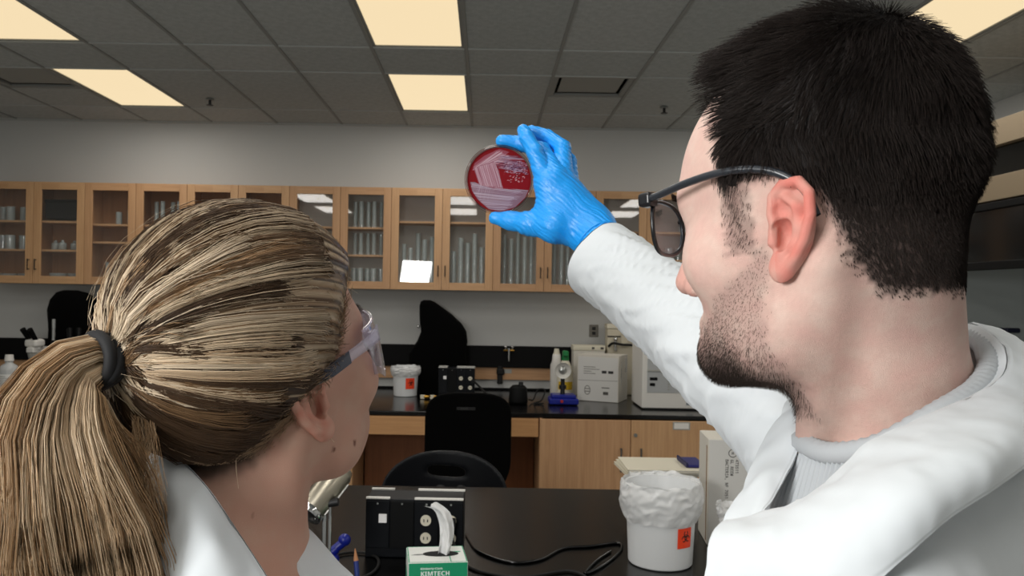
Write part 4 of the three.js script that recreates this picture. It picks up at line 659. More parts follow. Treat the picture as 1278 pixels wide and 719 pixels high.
{ // tissue box
  const w = 0.168, h = 0.105, d = 0.145, at = onDesk(545, 2.37), o = thing('tissue_box', 'green and white tissue box with a pulled tissue on the front bench', 'tissue box', at, 0.13);
  const white = '#eceeea', gr = '#0f9a6c';
  part('carton', bx(w, h, d, 0, h / 2, 0, 0.002), std(0xe9ebe8, 0.6), o);
  const decal = (name, g, m) => part(name, g, m, o);
  const pl = (pw, ph) => new THREE.PlaneGeometry(pw, ph);
  decal('front_print', new THREE.BoxGeometry(w - 0.003, h - 0.003, 0.0008).translate(0, h / 2, d / 2 + 0.0004), print(512, 320, (g, W, H) => { g.fillStyle = gr; g.fillRect(0, 0, W, H); g.fillStyle = '#fff'; g.font = 'bold 27px sans-serif'; g.textAlign = 'left'; g.fillText('Kimberly-Clark', 100, 58); g.font = 'bold 64px sans-serif'; g.save(); g.translate(100, 112); g.scale(0.92, 0.85); g.fillText('KIMTECH', 0, 0); g.restore(); g.fillStyle = '#d8f0e4'; g.fillRect(0, 250, W, 70); }));
  decal('side_print', new THREE.BoxGeometry(0.0008, h - 0.003, d - 0.003).translate(-w / 2 - 0.0004, h / 2, 0), print(256, 192, (g, W, H) => { g.fillStyle = white; g.fillRect(0, 0, W, H); g.fillStyle = gr; g.beginPath(); g.moveTo(0, H); g.lineTo(0, H * 0.45); g.quadraticCurveTo(W * 0.6, H * 0.35, W, H * 0.75); g.lineTo(W, H); g.fill(); g.fillStyle = '#9fd6c2'; g.beginPath(); g.moveTo(0, 0); g.lineTo(W * 0.5, 0); g.quadraticCurveTo(W * 0.2, H * 0.2, 0, H * 0.4); g.fill(); }));
  decal('top_print', new THREE.BoxGeometry(w - 0.003, 0.0008, d - 0.003).translate(0, h + 0.0004, 0), print(512, 440, (g, W, H) => { g.fillStyle = '#e6e8e4'; g.fillRect(0, 0, W, H); g.strokeStyle = gr; g.lineWidth = 8; g.strokeRect(4, 4, W - 8, H - 8); g.beginPath(); g.moveTo(W * 0.72, 0); g.lineTo(W * 0.72, H); g.stroke(); g.fillStyle = gr; g.fillRect(W * 0.78, H * 0.35, W * 0.15, H * 0.06); g.fillRect(W * 0.78, H * 0.45, W * 0.1, H * 0.04); g.fillStyle = '#8d918f'; g.beginPath(); g.ellipse(W * 0.24, H * 0.52, W * 0.19, H * 0.035, -0.1, 0, 7); g.fill(); g.fillStyle = '#3c3f3e'; g.beginPath(); g.ellipse(W * 0.2, H * 0.5, W * 0.1, H * 0.02, -0.1, 0, 7); g.fill(); }));
  decal('opening', new THREE.CylinderGeometry(0.04, 0.04, 0.001, 28).scale(1.3, 1, 0.62).translate(0.012, h + 0.0012, 0.0), std(0x101111, 0.9));
  // the tissue: a folded sheet rising from the slot
  const rows = 40, cols = 22, pos = [], idx = [], uv = []; for (let j = 0; j <= rows; j++) for (let i = 0; i <= cols; i++) {
    const t = j / rows, s = i / cols - 0.5, hgt = 0.165 * t; const bend = -0.03 * t * t * t - (t > 0.8 ? (t - 0.8) * 0.07 : 0) + 0.018 * Math.sin(t * 2.6);
    const wd = lerp(0.032, 0.042, Math.sin(t * 2.4)) ; pos.push(0.016 + bend + s * wd, h - 0.012 + hgt + (t > 0.86 ? -(t - 0.86) * 0.07 * (s < 0 ? 1 - s : 0.3) : 0), 0.004 + 0.012 * Math.sin(s * 7 + t * 2) + 0.004 * noise(s * 6, t * 5, 3)); uv.push(s, t);
  }
  for (let j = 0; j < rows; j++) for (let i = 0; i < cols; i++) { const a = j * (cols + 1) + i; idx.push(a, a + 1, a + cols + 1, a + 1, a + cols + 2, a + cols + 1); }
  const g = new THREE.BufferGeometry(); g.setAttribute('position', new THREE.Float32BufferAttribute(pos, 3)); g.setAttribute('uv', new THREE.Float32BufferAttribute(uv, 2)); g.setIndex(idx); g.computeVertexNormals();
  const ts = new THREE.Mesh(g, std(0xf2f3f3, 0.9, 0, { side: THREE.DoubleSide })); ts.name = 'tissue'; ts.userData.label = 'white tissue sticking up'; ts.castShadow = ts.receiveShadow = true; o.add(ts);
}
pail(onDesk(824, 2.66), 'white waste pail with a crumpled plastic liner on the front bench', 0.114, 0.255, 0.43, 0.55, 0.105);
{ // printed carton beside the pail
  const at = onDesk(918, 2.93), w = 0.235, h = 0.37, d = 0.19, o = thing('carton', 'tall white carton with vertical print beside the waste pail on the front bench', 'carton', at, -0.1);
  part('body', bx(w, h, d, 0, h / 2, 0, 0.003), M.carton, o);
  part('front_print', new THREE.BoxGeometry(w - 0.008, h - 0.006, 0.001).translate(0, h / 2, d / 2 + 0.0005), print(320, 512, (g, W, H) => {
    g.fillStyle = '#d8d7d3'; g.fillRect(0, 0, W, H); g.strokeStyle = '#2b2b2a'; g.fillStyle = '#2b2b2a'; g.lineWidth = 3; g.beginPath(); g.arc(112, 62, 19, 0, 7); g.stroke(); g.font = 'bold 17px sans-serif'; g.textAlign = 'center'; g.fillText('H', 112, 68);
    g.save(); g.translate(104, 92); g.rotate(Math.PI / 2); g.textAlign = 'left'; g.font = 'bold 19px monospace'; g.fillText('4T5511', 0, -22); g.fillText('GL REEM', 0, 2); g.fillText('BACTERIA, NF 7051', 0, 26); g.restore(); }, 0.85), o);
  part('top_print', new THREE.BoxGeometry(w - 0.01, 0.001, d - 0.01).translate(0, h + 0.0005, 0), print(128, 128, (g) => { g.fillStyle = '#dcd8cc'; g.fillRect(0, 0, 128, 128); g.strokeStyle = '#8c8a82'; for (let i = 0; i < 3; i++) { g.beginPath(); g.arc(88 + i * 12, 40 + i * 14, 9, 0, 7); g.stroke(); } }, 0.85), o);
  part('side_slot', bx(0.001, h * 0.9, 0.012, -w / 2 - 0.0005, h * 0.48, 0.07, 0), M.kraft, o, 'brown cardboard edge');
  // tray and folders behind the pail
  const bk = thing('equipment_box', 'black box behind the waste pail carrying the cream folders', 'box', onDesk(822, 3.3)); part('body', bx(0.2, 0.15, 0.2, 0.02, 0.075, 0, 0.006), M.black, bk); part('lid', bx(0.21, 0.012, 0.21, 0.02, 0.1565, 0, 0.003), M.dark, bk);
  for (let i = 0; i < 3; i++) { const fo = thing('folder', ['lowest cream folder of the stack behind the waste pail', 'middle folder of the stack behind the waste pail', 'topmost cream folder of the stack behind the waste pail'][i], 'folder', [bk.position.x + 0.004 * i, FH + 0.1635 + i * 0.0105, bk.position.z + 0.01 * i], 0.05 - 0.03 * i, 'folders behind the waste pail'); part('cover', bx(0.325, 0.0025, 0.25, 0, 0.0085, 0, 0.001), M.cream, fo); part('pages', bx(0.31, 0.006, 0.24, 0, 0.0042, 0, 0.001), M.white, fo); part('back_cover', bx(0.325, 0.0014, 0.25, 0, 0.0007, 0, 0.0005), M.cream, fo); }
  const f = thing('folder', 'small dark blue folder lying on the cream folders beside the tall carton', 'folder', [bk.position.x + 0.125, FH + 0.1955, bk.position.z + 0.02]); part('cover', bx(0.07, 0.012, 0.16, 0, 0.006, 0, 0.003), std(0x1c1c66, 0.5), f);
  part('spine', bx(0.008, 0.02, 0.16, -0.04, 0.01, 0, 0.003), std(0x14144a, 0.5), f);
  const bg = thing('plastic_bag', 'crumpled translucent plastic bag in front of the tall carton', 'plastic bag', onDesk(922, 2.6));
  part('bag', [crinkle(0.075, 0.055, 0.013, 0.13, 0.012, 80, 20, 21), crinkle(0.055, 0.068, 0.13, 0.2, 0.014, 80, 14, 21)], linerMat, bg);
}
{ // steel heater tube on its stand
  const d = 2.35, a = P(384, 641, d), b = P(423, 592, 2.44), o = thing('instrument_sterilizer', 'chrome tubular sterilizer tilted on its stand beside the fair-haired person\'s chin', 'sterilizer', [a.x, FH + 0.0005, a.z]);
  const base = V(a.x, FH + 0.0005, a.z), A = a.clone().sub(base), B = b.clone().sub(base), dir = B.clone().sub(A).normalize(), back = A.clone().addScaledVector(dir, 0.16), r = 0.041;
  const q = new THREE.Quaternion().setFromUnitVectors(V(0, 1, 0), dir), put = (g, p) => g.applyQuaternion(q).translate(p.x, p.y, p.z);
  part('barrel', put(lathe([[0, 0.012], [r, 0.012], [r, 0.15], [r * 0.93, 0.155], [r * 0.8, 0.17], [0, 0.17]], 40), A), std(0xb9b2a2, 0.34, 1), o);
  part('ribs', Array.from({ length: 9 }, (_, i) => { const g = new THREE.BoxGeometry(0.0035, 0.115, 0.004).translate(r + 0.0012, 0.08, 0).rotateY(-0.35 + i * 0.26 + Math.PI * 0.1); return put(g, A); }), M.steel, o);
  part('end_ring', put(lathe([[r * 0.84, -0.004], [r * 1.05, -0.004], [r * 1.05, 0.014], [r * 0.84, 0.014], [r * 0.84, -0.004]], 40), A), M.chrome, o);
  part('end_cap', put(lathe([[0, 0.0], [r * 0.84, 0], [r * 0.84, 0.008], [0, 0.008]], 32), A), M.dark, o, 'dark end cap'); for (let i = 0; i < 4; i++) part('screw', put(new THREE.SphereGeometry(0.0035, 8, 6).translate(Math.cos(i * 1.57) * r * 0.66, -0.001, Math.sin(i * 1.57) * r * 0.66), A), M.chrome, o);
  const m = A.clone().addScaledVector(dir, 0.03), fx = m.x + 0.03;
  part('post', [rod(V(fx, 0.02, m.z), V(fx, m.y + 0.01, m.z), 0.007), rod(V(fx + 0.016, 0.02, m.z), V(fx + 0.016, m.y, m.z), 0.005)], M.chrome, o); part('clamp', [rod(V(fx - 0.02, m.y + 0.0, m.z), V(fx + 0.04, m.y + 0.012, m.z), 0.012)], M.dark, o); part('base', [lathe([[0, 0], [0.07, 0], [0.07, 0.014], [0.05, 0.022], [0, 0.022]], 28).translate(fx, 0, m.z)], M.dark, o);
  const sb = thing('hose_clamp', 'blue plastic clamp lying on the front bench beside the sterilizer stand', 'clamp', [P(416, 690, 2.58).x, FH + 0.0005, -2.58]);
  part('jaw', [rod(V(-0.03, 0.02, 0.01), V(0.01, 0.05, 0), 0.017, 0.014), rod(V(0.0, 0.045, 0), V(0.035, 0.072, -0.01), 0.013, 0.015), new THREE.SphereGeometry(0.02, 16, 12).translate(0.033, 0.075, -0.01)], M.blue, sb); part('body', bx(0.05, 0.035, 0.04, -0.005, 0.0175, 0.01, 0.012), M.blue, sb);
  const q2 = (px, py) => { const dd = 0.85 * F / (py - CY - (px - CX) * ROLL), p = P(px, py, dd); return V(p.x, FH + 0.006, p.z); };
  const cb = thing('cable', 'thin black cable curling on the front bench left of the tissue box', 'cable', [0, 0, 0]); part('cable', tube([q2(408, 702), q2(425, 690), q2(450, 688), q2(470, 694), q2(470, 708), q2(455, 718), q2(430, 722)], 0.0045, 60), M.rubber, cb);
  const pen = thing('pencil', 'sharpened pencil with a blue barrel standing in a cup beside the sterilizer', 'pencil', [P(446, 705, 2.33).x, FH + 0.001, -2.33]); pen.position.y = FH + 0.0105;
  part('barrel', rod(V(0.008, 0.0, 0.02), V(-0.004, 0.085, 0), 0.0075, 0.0075, 6), std(0x1c2f78, 0.5), pen); part('tip', rod(V(-0.004, 0.085, 0), V(-0.0085, 0.118, -0.008), 0.0075, 0.0012, 8), std(0xb07a52, 0.7), pen, 'bare wood tip');
  const cup = thing('pen_cup', 'low black cup holding the pencil on the front bench', 'cup', [P(446, 705, 2.33).x + 0.006, FH + 0.0005, -2.315]); part('cup', lathe([[0, 0], [0.024, 0], [0.026, 0.034], [0.0235, 0.034], [0.0215, 0.006], [0, 0.006]], 20), M.black, cup);
}
// the photographer's softbox on its stand, behind the camera on the left; it shows as a white patch mirrored in a cabinet pane
{
  const o = thing('softbox', 'white studio softbox on a black stand behind the camera, mirrored in the cabinet glass', 'studio light', [KEY_AT[0], 0, KEY_AT[2]]);
  const h = new THREE.Group(); h.name = 'lamp_head'; h.position.set(0, KEY_AT[1], 0); o.add(h); h.lookAt(KEY_LOOK[0], KEY_LOOK[1], KEY_LOOK[2]);
  const S = KEY_W / 2 + 0.02, SY = (KEY_H / 2 + 0.02) / S;
  part('diffuser', bx(2 * S - 0.03, 2 * S * SY - 0.03, 0.004, 0, 0, -0.012, 0), std(0x000000, 0.8, 0, { emissive: new THREE.Color(1, 0.99, 0.96), emissiveIntensity: 1.0 }), h);
  part('shell', new THREE.CylinderGeometry(S * 1.414, 0.09, 0.28, 4, 1, true).rotateY(Math.PI / 4).rotateX(Math.PI / 2).scale(1, SY, 1).translate(0, 0, -0.155), std(0x08080a, 0.8, 0, { side: THREE.DoubleSide }), h); part('flash_unit', cyl(0.075, 0.075, 0.24, 0, 0, 0).rotateX(Math.PI / 2).translate(0, 0, -0.42), M.dark, h);
  part('pole', [rod(V(0.0, 0.62, 0.32), V(0.0, KEY_AT[1] - 0.02, 0.32), 0.014), cyl(0.022, 0.022, 0.06, 0, 1.2, 0.32)], M.black, o);
  for (let i = 0; i < 3; i++) { const a = i * 2.094 + 0.4; part('leg', rod(V(0, 0.66, 0.32), V(Math.cos(a) * 0.42, 0.012, 0.32 + Math.sin(a) * 0.42), 0.011), M.black, o); }
}
// ------------------------------------------------------------------ the dark-haired person with the glove
{
  const ear = P(980, 287, 0.52), YAW = 0.73, fr = headFrame(V(0, 0, 0), YAW, -0.09, 0), earLocal = V(-0.077, 0, 0.006);
  const c = ear.clone().sub(earLocal.clone().applyMatrix4(fr.m)), H = headFrame(c, YAW, -0.09, 0);
  const K = { w: 0.0775, jaw: 0.053, chin: -0.095, brow: 0.011, up: 0.012, cut: 0.008, fore: 0.008, cz: -0.087, gy: -0.072 }, head = headSDF(K), headW = warped(head, H.inv);
  const N = P(1108, 545, 0.6), fig = figure({ yaw: 0.98, n: N, k: 1, b: 1, sh: 0.185, ly: -0.1, ry: -0.06, rz: -0.05 });
  const sR = P(1125, 615, 0.72), elR = P(955, 480, 0.82), wrR = P(742, 292, 1.075), sL = V(...fig.yr(-0.19, -0.11, 0.01)), elL = V(...fig.yr(-0.25, -0.38, 0.02)), wrL = V(...fig.yr(-0.24, -0.62, -0.08));
  const w = (x, y, z) => arr(V(x, y, z).applyMatrix4(H.m));
  const neckB = [[w(0, -0.02, 0.03), arr(N.clone().add(V(0, 0.02, 0.0))), 0.05, 0.054], [w(0, -0.07, 0.0), fig.yr(0, -0.03, 0.0), 0.028, 0.034], [arr(N.clone().add(V(0, 0.03, 0))), arr(N.clone().add(V(0, -0.03, 0))), 0.052, 0.058], [w(-0.058, -0.022, 0.022), fig.yr(-0.015, -0.05, -0.05), 0.015, 0.011], [w(0.058, -0.022, 0.022), fig.yr(0.015, -0.05, -0.05), 0.015, 0.011]];
  const neck = bones(neckB, 0.018), trunk = bones(fig.trunk, 0.05), armR = [[arr(sR), arr(elR), 0.05, 0.042], [arr(elR), arr(wrR), 0.042, 0.027]], armL = [[arr(sL), arr(elL), 0.05, 0.04], [arr(elL), arr(wrL), 0.04, 0.027]];
  const o = thing('person', 'dark-haired bearded person in white lab coat raising a red dish in a blue glove', 'person', [N.x, 0, N.z]);
  // body: head and neck fine, the clothed rest coarser
  const skinF = (x, y, z) => smin(headW(x, y, z), neck(x, y, z), 0.025);
  const headG = mesher((x, y, z) => Math.max(skinF(x, y, z), N.y - 0.05 - y), [c.x - 0.15, N.y - 0.06, c.z - 0.17], [c.x + 0.17, c.y + 0.16, c.z + 0.16], 0.0023);
  const bodyG = mesher((x, y, z) => Math.min(bones([...neckB.slice(2, 3), ...fig.trunk, ...armR, ...armL, ...fig.legs], 0.04)(x, y, z), bones(handBones(wrL, V(...fig.yr(0, -1, -0.25)).sub(N).normalize(), -1), 0.012)(x, y, z)) + (y > N.y - 0.14 ? 0.008 : 0), [N.x - 0.5, 0.04, N.z - 0.75], [N.x + 0.42, N.y + 0.06, N.z + 0.4], 0.011);
  const earG = [earGeo(H, -1, [0.0745, 0.0, 0.006], 0.18, 0.0, 0.94).applyMatrix4(H.m), earGeo(H, 1, [0.0745, 0, 0.006], 0.18, 0.0, 0.94).applyMatrix4(H.m)];
  const v = V(0, 0, 0), loc = (x, y, z) => v.set(x, y, z).applyMatrix4(H.inv);
  // hairline and beard as signed fields on the head (metres, positive inside)
  const front = [[-0.016, -0.042], [0.03, -0.044], [0.05, -0.044], [0.07, -0.042], [0.09, -0.042], [0.11, -0.048], [0.125, -0.062], [0.136, -0.085], [0.142, -0.12]];
  const rear = [[-0.075, 0.062], [-0.055, 0.052], [-0.03, 0.041], [0.0, 0.032], [0.02, 0.025], [0.03, 0.018], [0.036, 0.0]];
  const hairAt = (x, y, z) => { const ax = Math.abs(x), n = 0.003 * noise(x * 130, y * 130, z * 130); let top = Math.min(y - 0.034, z - pl(front, y)); const burn = Math.min(Math.min(y + 0.014, z - pl(front, y)), -0.016 - z) - 0.002; const bk = Math.min(z - pl(rear, y), y + 0.045); return Math.max(top, burn, bk) + n; };
  const beardAt = (x, y, z) => { const ax = Math.abs(x), n = 0.004 * noise(x * 90, y * 90, z * 90); const jawTop = pl([[-0.1, -0.06], [-0.07, -0.046], [-0.04, -0.024], [-0.015, -0.006]], z); return Math.min(jawTop - y, -0.008 - z, y + 0.128) + n + (y > -0.062 && y < -0.05 && z < -0.09 ? 0.004 : 0); };
  const tone = [0.70, 0.50, 0.425], pink = [0.69, 0.405, 0.36], pale = [0.76, 0.59, 0.52];
  const skinAt = (x, y, z) => {
    const q = loc(x, y, z), f = fbm(q.x * 40, q.y * 40, q.z * 40, 3), f2 = noise(q.x * 300, q.y * 300, q.z * 300); let col = mix3(tone, pink, clamp(0.25 + 0.5 * f)); col = mix3(col, pale, clamp(-f * 0.6)); col = col.map((t) => t * (1 + 0.035 * f2));
    if (q.z < -0.105 && q.y > -0.04 && q.y < 0.01) col = mix3(col, [0.62, 0.28, 0.23], 0.5);
    const h = hairAt(q.x, q.y, q.z); if (q.y > -0.1) col = mix3(col, [0.016, 0.011, 0.0095], sstep(-0.003, 0.005, h) * (q.y < 0.036 && q.z < 0 ? 0.45 : 0.95));
    const b = beardAt(q.x, q.y, q.z), dens = clamp(0.42 + sstep(-0.055, -0.1, q.y) * 0.55 * sstep(-0.03, -0.07, q.z)); if (b > -0.006 && q.z < 0.0) col = mix3(col, [0.09, 0.065, 0.06], sstep(-0.006, 0.012, b) * dens * 0.9);
    if (q.z > 0.02 && q.y < 0 && q.y > -0.1) col = mix3(col, [0.12, 0.08, 0.07], 0.35 * sstep(-0.1, -0.06, q.y) * sstep(0.02, 0.05, q.z));
    return col;
  };
  paint(headG, skinAt); paint(bodyG, () => tone);
  const earTone = (x, y, z) => { const q = loc(x, y, z), a = Math.abs(q.x); return mix3([0.66, 0.36, 0.30], [0.66, 0.21, 0.17], clamp(0.35 + sstep(0.074, 0.088, a) * 0.5 + 0.4 * noise(q.x * 60, q.y * 60, q.z * 60) - (q.z < 0 ? 0.3 : 0))); };
  earG.forEach((g) => paint(g, earTone));
  wear('body', joinColored([headG.clone(), bodyG, ...earG].map((g) => skinUV(g, H))), skinMat, o);
  // short hair over a dark under-layer
  const r = mulberry(41), hs = new Hairs(), crown = V(0.01, 0.128, 0.035);
  const under = mesher((x, y, z) => { const q = head(x, y, z), h = hairAt(x, y, z), th = sstep(-0.004, 0.03, h) * (0.002 + 0.004 * sstep(-0.01, 0.07, y) + 0.006 * sstep(0.06, 0.12, y)); return Math.max(q - th + 0.0012, -h * 0.7, z < 0.002 ? 0.034 - y : -1); }, [-0.105, -0.08, -0.125], [0.105, 0.16, 0.13], 0.0026).applyMatrix4(H.m);
  paint(under, () => [0.009, 0.0065, 0.006]);
  const hg = headG.clone(); hg.applyMatrix4(H.inv);
  const inF = (x, y, z) => { const h = hairAt(x, y, z); return y > -0.085 && h > -0.001 ? (0.35 + sstep(0, 0.012, h)) * (y < 0.035 && z > 0.01 ? 2.2 : 1) : 0; };
  for (const [p, n] of scatter(hg, 31000, inF, r)) {
    if (p.y < 0.035 && p.z < 0.0 && r() < 0.3) continue; const h = hairAt(p.x, p.y, p.z), top = sstep(-0.01, 0.08, p.y), edge = sstep(0, 0.016, h);
    const L = (0.004 + 0.012 * top + 0.008 * sstep(0.07, 0.13, p.y)) * (0.4 + 0.6 * edge) * (0.8 + 0.35 * r());
    const away = p.clone().sub(crown); away.addScaledVector(n, -away.dot(n)).normalize(); if (p.y > 0.07 && p.z < 0.02) away.lerp(V(-0.25, 0.1, -1), 0.5).normalize(); if (p.y < 0.06) away.lerp(V(0, -1, 0.2 + 0.2 * Math.sign(p.z)), 0.6).normalize();
    away.x += 0.35 * noise(p.x * 25, p.y * 25, p.z * 25) + 0.22 * (r() - 0.5); away.y += 0.22 * (r() - 0.5); away.z += 0.3 * noise(p.z * 25, p.x * 25, 4) + 0.2 * (r() - 0.5);
    const lift = 0.24 + 0.1 * top + 0.14 * (r() - 0.5), base = p.clone().addScaledVector(n, edge * (0.0006 + 0.004 * sstep(-0.01, 0.07, p.y) + 0.006 * sstep(0.06, 0.12, p.y))), pts = [];
    for (let k = 0; k < 4; k++) { const t = k / 3; pts.push(base.clone().addScaledVector(n, L * lift * (t - 0.38 * t * t)).addScaledVector(away, L * (0.75 * t + 0.15 * t * t)).applyMatrix4(H.m)); }
    const g = 0.6 + 0.9 * r() * r(), side = (1 - top) * (p.z < 0.0 ? 1 : 0.4); const burn = p.y < 0.035 && p.z < 0; hs.add(pts, burn ? 0.00014 : 0.00024, burn ? 0.00007 : 0.0001, burn ? [0.05 * g, 0.036 * g, 0.03 * g] : [0.016 * g + 0.018 * side, 0.011 * g + 0.013 * side, 0.009 * g + 0.011 * side]);
  }
  wear('hair', joinColored([under, hs.geo()]), darkHairMat, o, 'short dark brown hair');
  // stubble and beard
  const bs = new Hairs(), inB = (x, y, z) => { if (z > 0.0 || y > 0 || y < -0.135) return 0; const b = beardAt(x, y, z); return b > 0 ? (0.8 + sstep(-0.05, -0.095, y) * 1.5 * sstep(-0.02, -0.06, z)) * sstep(0, 0.012, b) : 0; };
  for (const [p, n] of scatter(hg, 23000, inB, r)) {
    const d = V(n.x * 0.6 + 0.3 * (r() - 0.5), n.y * 0.6 - 0.75, n.z * 0.6 + 0.15 + 0.3 * (r() - 0.5)).normalize(), L = (0.0017 + 0.0026 * sstep(-0.06, -0.11, p.y)) * (0.6 + 0.8 * r()), pts = [0, 1].map((t) => p.clone().addScaledVector(n, -0.0003).addScaledVector(d, L * t).applyMatrix4(H.m)), g = 0.5 + r();
    const ck = 1 - sstep(-0.05, -0.09, p.y) * sstep(-0.01, -0.05, p.z); bs.add(pts, 0.00010, 0.00005, [lerp(0.026, 0.075, ck) * g, lerp(0.017, 0.053, ck) * g, lerp(0.013, 0.044, ck) * g]);
  }
  wear('beard', bs.geo(), darkHairMat, o, 'short dark beard and stubble');
  { // brows and lashes
    for (const s of [-1, 1]) { const ey = new Hairs(); for (let i = 0; i < 220; i++) { const t = r(), x = s * lerp(0.014, 0.05, t), y = 0.035 + 0.006 * Math.sin(t * 2.6) + 0.004 * (r() - 0.5); let z = -0.13; while (head(x, y, z) > 0 && z < 0) z += 0.0008; const p = V(x, y, z); ey.add([0, 0.5, 1].map((q) => p.clone().add(V(s * 0.007 * q, 0.002 * q, -0.002 * Math.sin(q * 3))).applyMatrix4(H.m)), 0.00018, 0.00006, [0.02, 0.014, 0.011]); }
    wear('eyebrow', ey.geo(), darkHairMat, o); }
    for (const s of [-1, 1]) { const g = new THREE.SphereGeometry(0.0124, 20, 14); paint(g, (x, y, z) => { const a = Math.hypot(x, y) ; return z < 0 && a < 0.0027 ? [0.005, 0.005, 0.005] : z < 0 && a < 0.0058 ? [0.06, 0.04, 0.03] : [0.75, 0.72, 0.7]; }); g.deleteAttribute('uv'); g.translate(s * 0.032, 0.015, -0.0836).applyMatrix4(H.m); wear('eye', g, phy({ color: 0xffffff, vertexColors: true, roughness: 0.12 }), o); }
  }
  // sweater: trunk shell with ribs and a neckband
  const cu = Math.cos(0.98), su = Math.sin(0.98), toB = (x, y, z) => { const dx = x - N.x, dz = z - N.z; return [dx * cu - dz * su, y - N.y, dx * su + dz * cu]; };
  const sw = mesher((x, y, z) => { const d = trunk(x, y, z) + 0.008, b = toB(x, y, z); return Math.max(smin(d, neck(x, y, z) - 0.008, 0.02), b[1] + 0.07, -0.45 - b[1]); }, [N.x - 0.22, N.y - 0.46, N.z - 0.3], [N.x + 0.24, N.y + 0.06, N.z + 0.26], 0.006);
  displace(sw, (x, y, z) => { const b = toB(x, y, z); return 0.0011 * Math.sin((b[0] * Math.cos(b[1] * 1.5) + b[2] * 0.35) * 2 * Math.PI / 0.0062); });
  const ringP = [P(990, 538, 0.645), P(1003, 553, 0.59), P(1040, 566, 0.545), P(1092, 558, 0.52), P(1160, 522, 0.512), P(1222, 482, 0.535), P(1234, 447, 0.575), P(1214, 424, 0.62), P(1150, 438, 0.665), P(1060, 490, 0.68)], rc0 = ringP.reduce((q, p) => q.add(p), V(0, 0, 0)).multiplyScalar(0.1);
  const ringAt = (out, dn) => { const l = ringP.map((p) => p.clone().add(p.clone().sub(rc0).setY(0).multiplyScalar(out)).add(V(0, -dn, 0))); return new THREE.CatmullRomCurve3(l, true); };
  const band = new THREE.TubeGeometry(ringAt(0, 0), 180, 0.0075, 14, true), yoke = loft([ringAt(0, 0.002), ringAt(0.1, 0.022), ringAt(0.32, 0.07), ringAt(0.5, 0.13)].map((c2) => c2.getPoints(60)), 560, 14, 0.003, (u, q) => 0.0009 * (0.0016 * Math.sin(u * 2 * Math.PI * 80)) / 0.0009);
  displace(band, (x, y, z) => 0.0006 * Math.sin(Math.atan2(x - rc0.x, z - rc0.z) * 80));
  wear('sweater', joinBare([sw, yoke, band]), knitMat, o, 'grey ribbed crew-neck sweater');
  // trousers and shoes
  wear('trousers', mesher((x, y, z) => { const d = bones([...fig.legs.map(([a, b, r1, r2]) => [a, b, r1 + 0.012, r2 + 0.016]), ...fig.trunk.slice(-1), ...fig.trunk.slice(-4, -3)], 0.03)(x, y, z); return Math.max(d, 0.07 - y, y - (N.y - 0.5)); }, [N.x - 0.3, 0.05, N.z - 0.3], [N.x + 0.3, N.y - 0.48, N.z + 0.3], 0.012), trouserMat, o, 'dark trousers');
  for (const [a, b, r1, r2] of fig.feet) wear('shoe', mesher((x, y, z) => smax(cone(x, y, z, a, b, r1 + 0.006, r2 + 0.006), -(y - 0.002), 0.006), [Math.min(a[0], b[0]) - 0.07, -0.01, Math.min(a[2], b[2]) - 0.07], [Math.max(a[0], b[0]) + 0.07, 0.11, Math.max(a[2], b[2]) + 0.07], 0.006), shoeMat, o, 'black shoe');
  // lab coat: open shell, sleeves, lapels and a rolled collar
  const coatTrunk = bones([...fig.trunk.map(([a, b, r1, r2], i) => [a, b, r1 + 0.016, r2 + 0.02]), [fig.yr(0, -0.5, 0.02), [fig.yr(0, 0, 0.03)[0], 0.62, fig.yr(0, 0, 0.03)[2]], 0.17, 0.2]], 0.06);
  const shell = mesher((x, y, z) => { const d = coatTrunk(x, y, z), b = toB(x, y, z); const open = Math.max(Math.abs(b[0] + 0.005) - pl([[-0.5, 0.006], [-0.36, 0.02], [-0.2, 0.09], [-0.1, 0.135], [0, 0.16]], b[1]), b[2] - 0.035); return Math.max(Math.abs(d) - 0.006, -open, 0.6 - y, Math.min(b[1] + 0.055 + b[2] * 0.25, 0.088 - Math.hypot(b[0], b[2]))); }, [N.x - 0.36, 0.58, N.z - 0.4], [N.x + 0.38, N.y + 0.06, N.z + 0.4], 0.0062);
  displace(shell, (x, y, z) => 0.006 * fbm(x * 9, y * 5, z * 9, 3));
  const cuffR = P(748, 325, 1.03);
  const folds = (t, a, c2, k1) => { const ca = Math.cos(a + 1), sa = Math.sin(a + 1), w1 = noise(t * 11 + sa * 2.4, ca * 1.4, 3 + k1), w2 = noise(t * 30 + sa * 3, ca * 2, 9 + k1), rg = (f, q) => Math.pow(1 - Math.abs(noise(t * f + 2.2 * sa, ca * 1.1, q + k1)), 7), on = sstep(1, 0.9, t); return (0.0016 * w1 + 0.0006 * w2) * (0.4 + 0.6 * on) + 0.003 * (rg(8, 1) + 0.4 * rg(12, 6)) * on - 0.001 + 0.0025 * noise(t * 4, sa, 5); };
  const slR = sleeve([P(1150, 640, 0.72), P(1080, 590, 0.745), P(985, 505, 0.80), P(905, 445, 0.865), P(830, 385, 0.945), cuffR], [[0, 0.09], [0.2, 0.078], [0.45, 0.062], [0.7, 0.054], [0.9, 0.05], [1, 0.0515]], (t, a, q) => folds(t, a, q, 0), 220, 72);
  const slL = sleeve([sL.clone().add(V(0, 0.01, 0)), sL.clone().lerp(elL, 0.5), elL, elL.clone().lerp(wrL, 0.5), wrL.clone().lerp(elL, 0.06)], [[0, 0.083], [0.3, 0.075], [0.55, 0.066], [1, 0.052]], (t, a, q) => folds(t, a, q, 7));
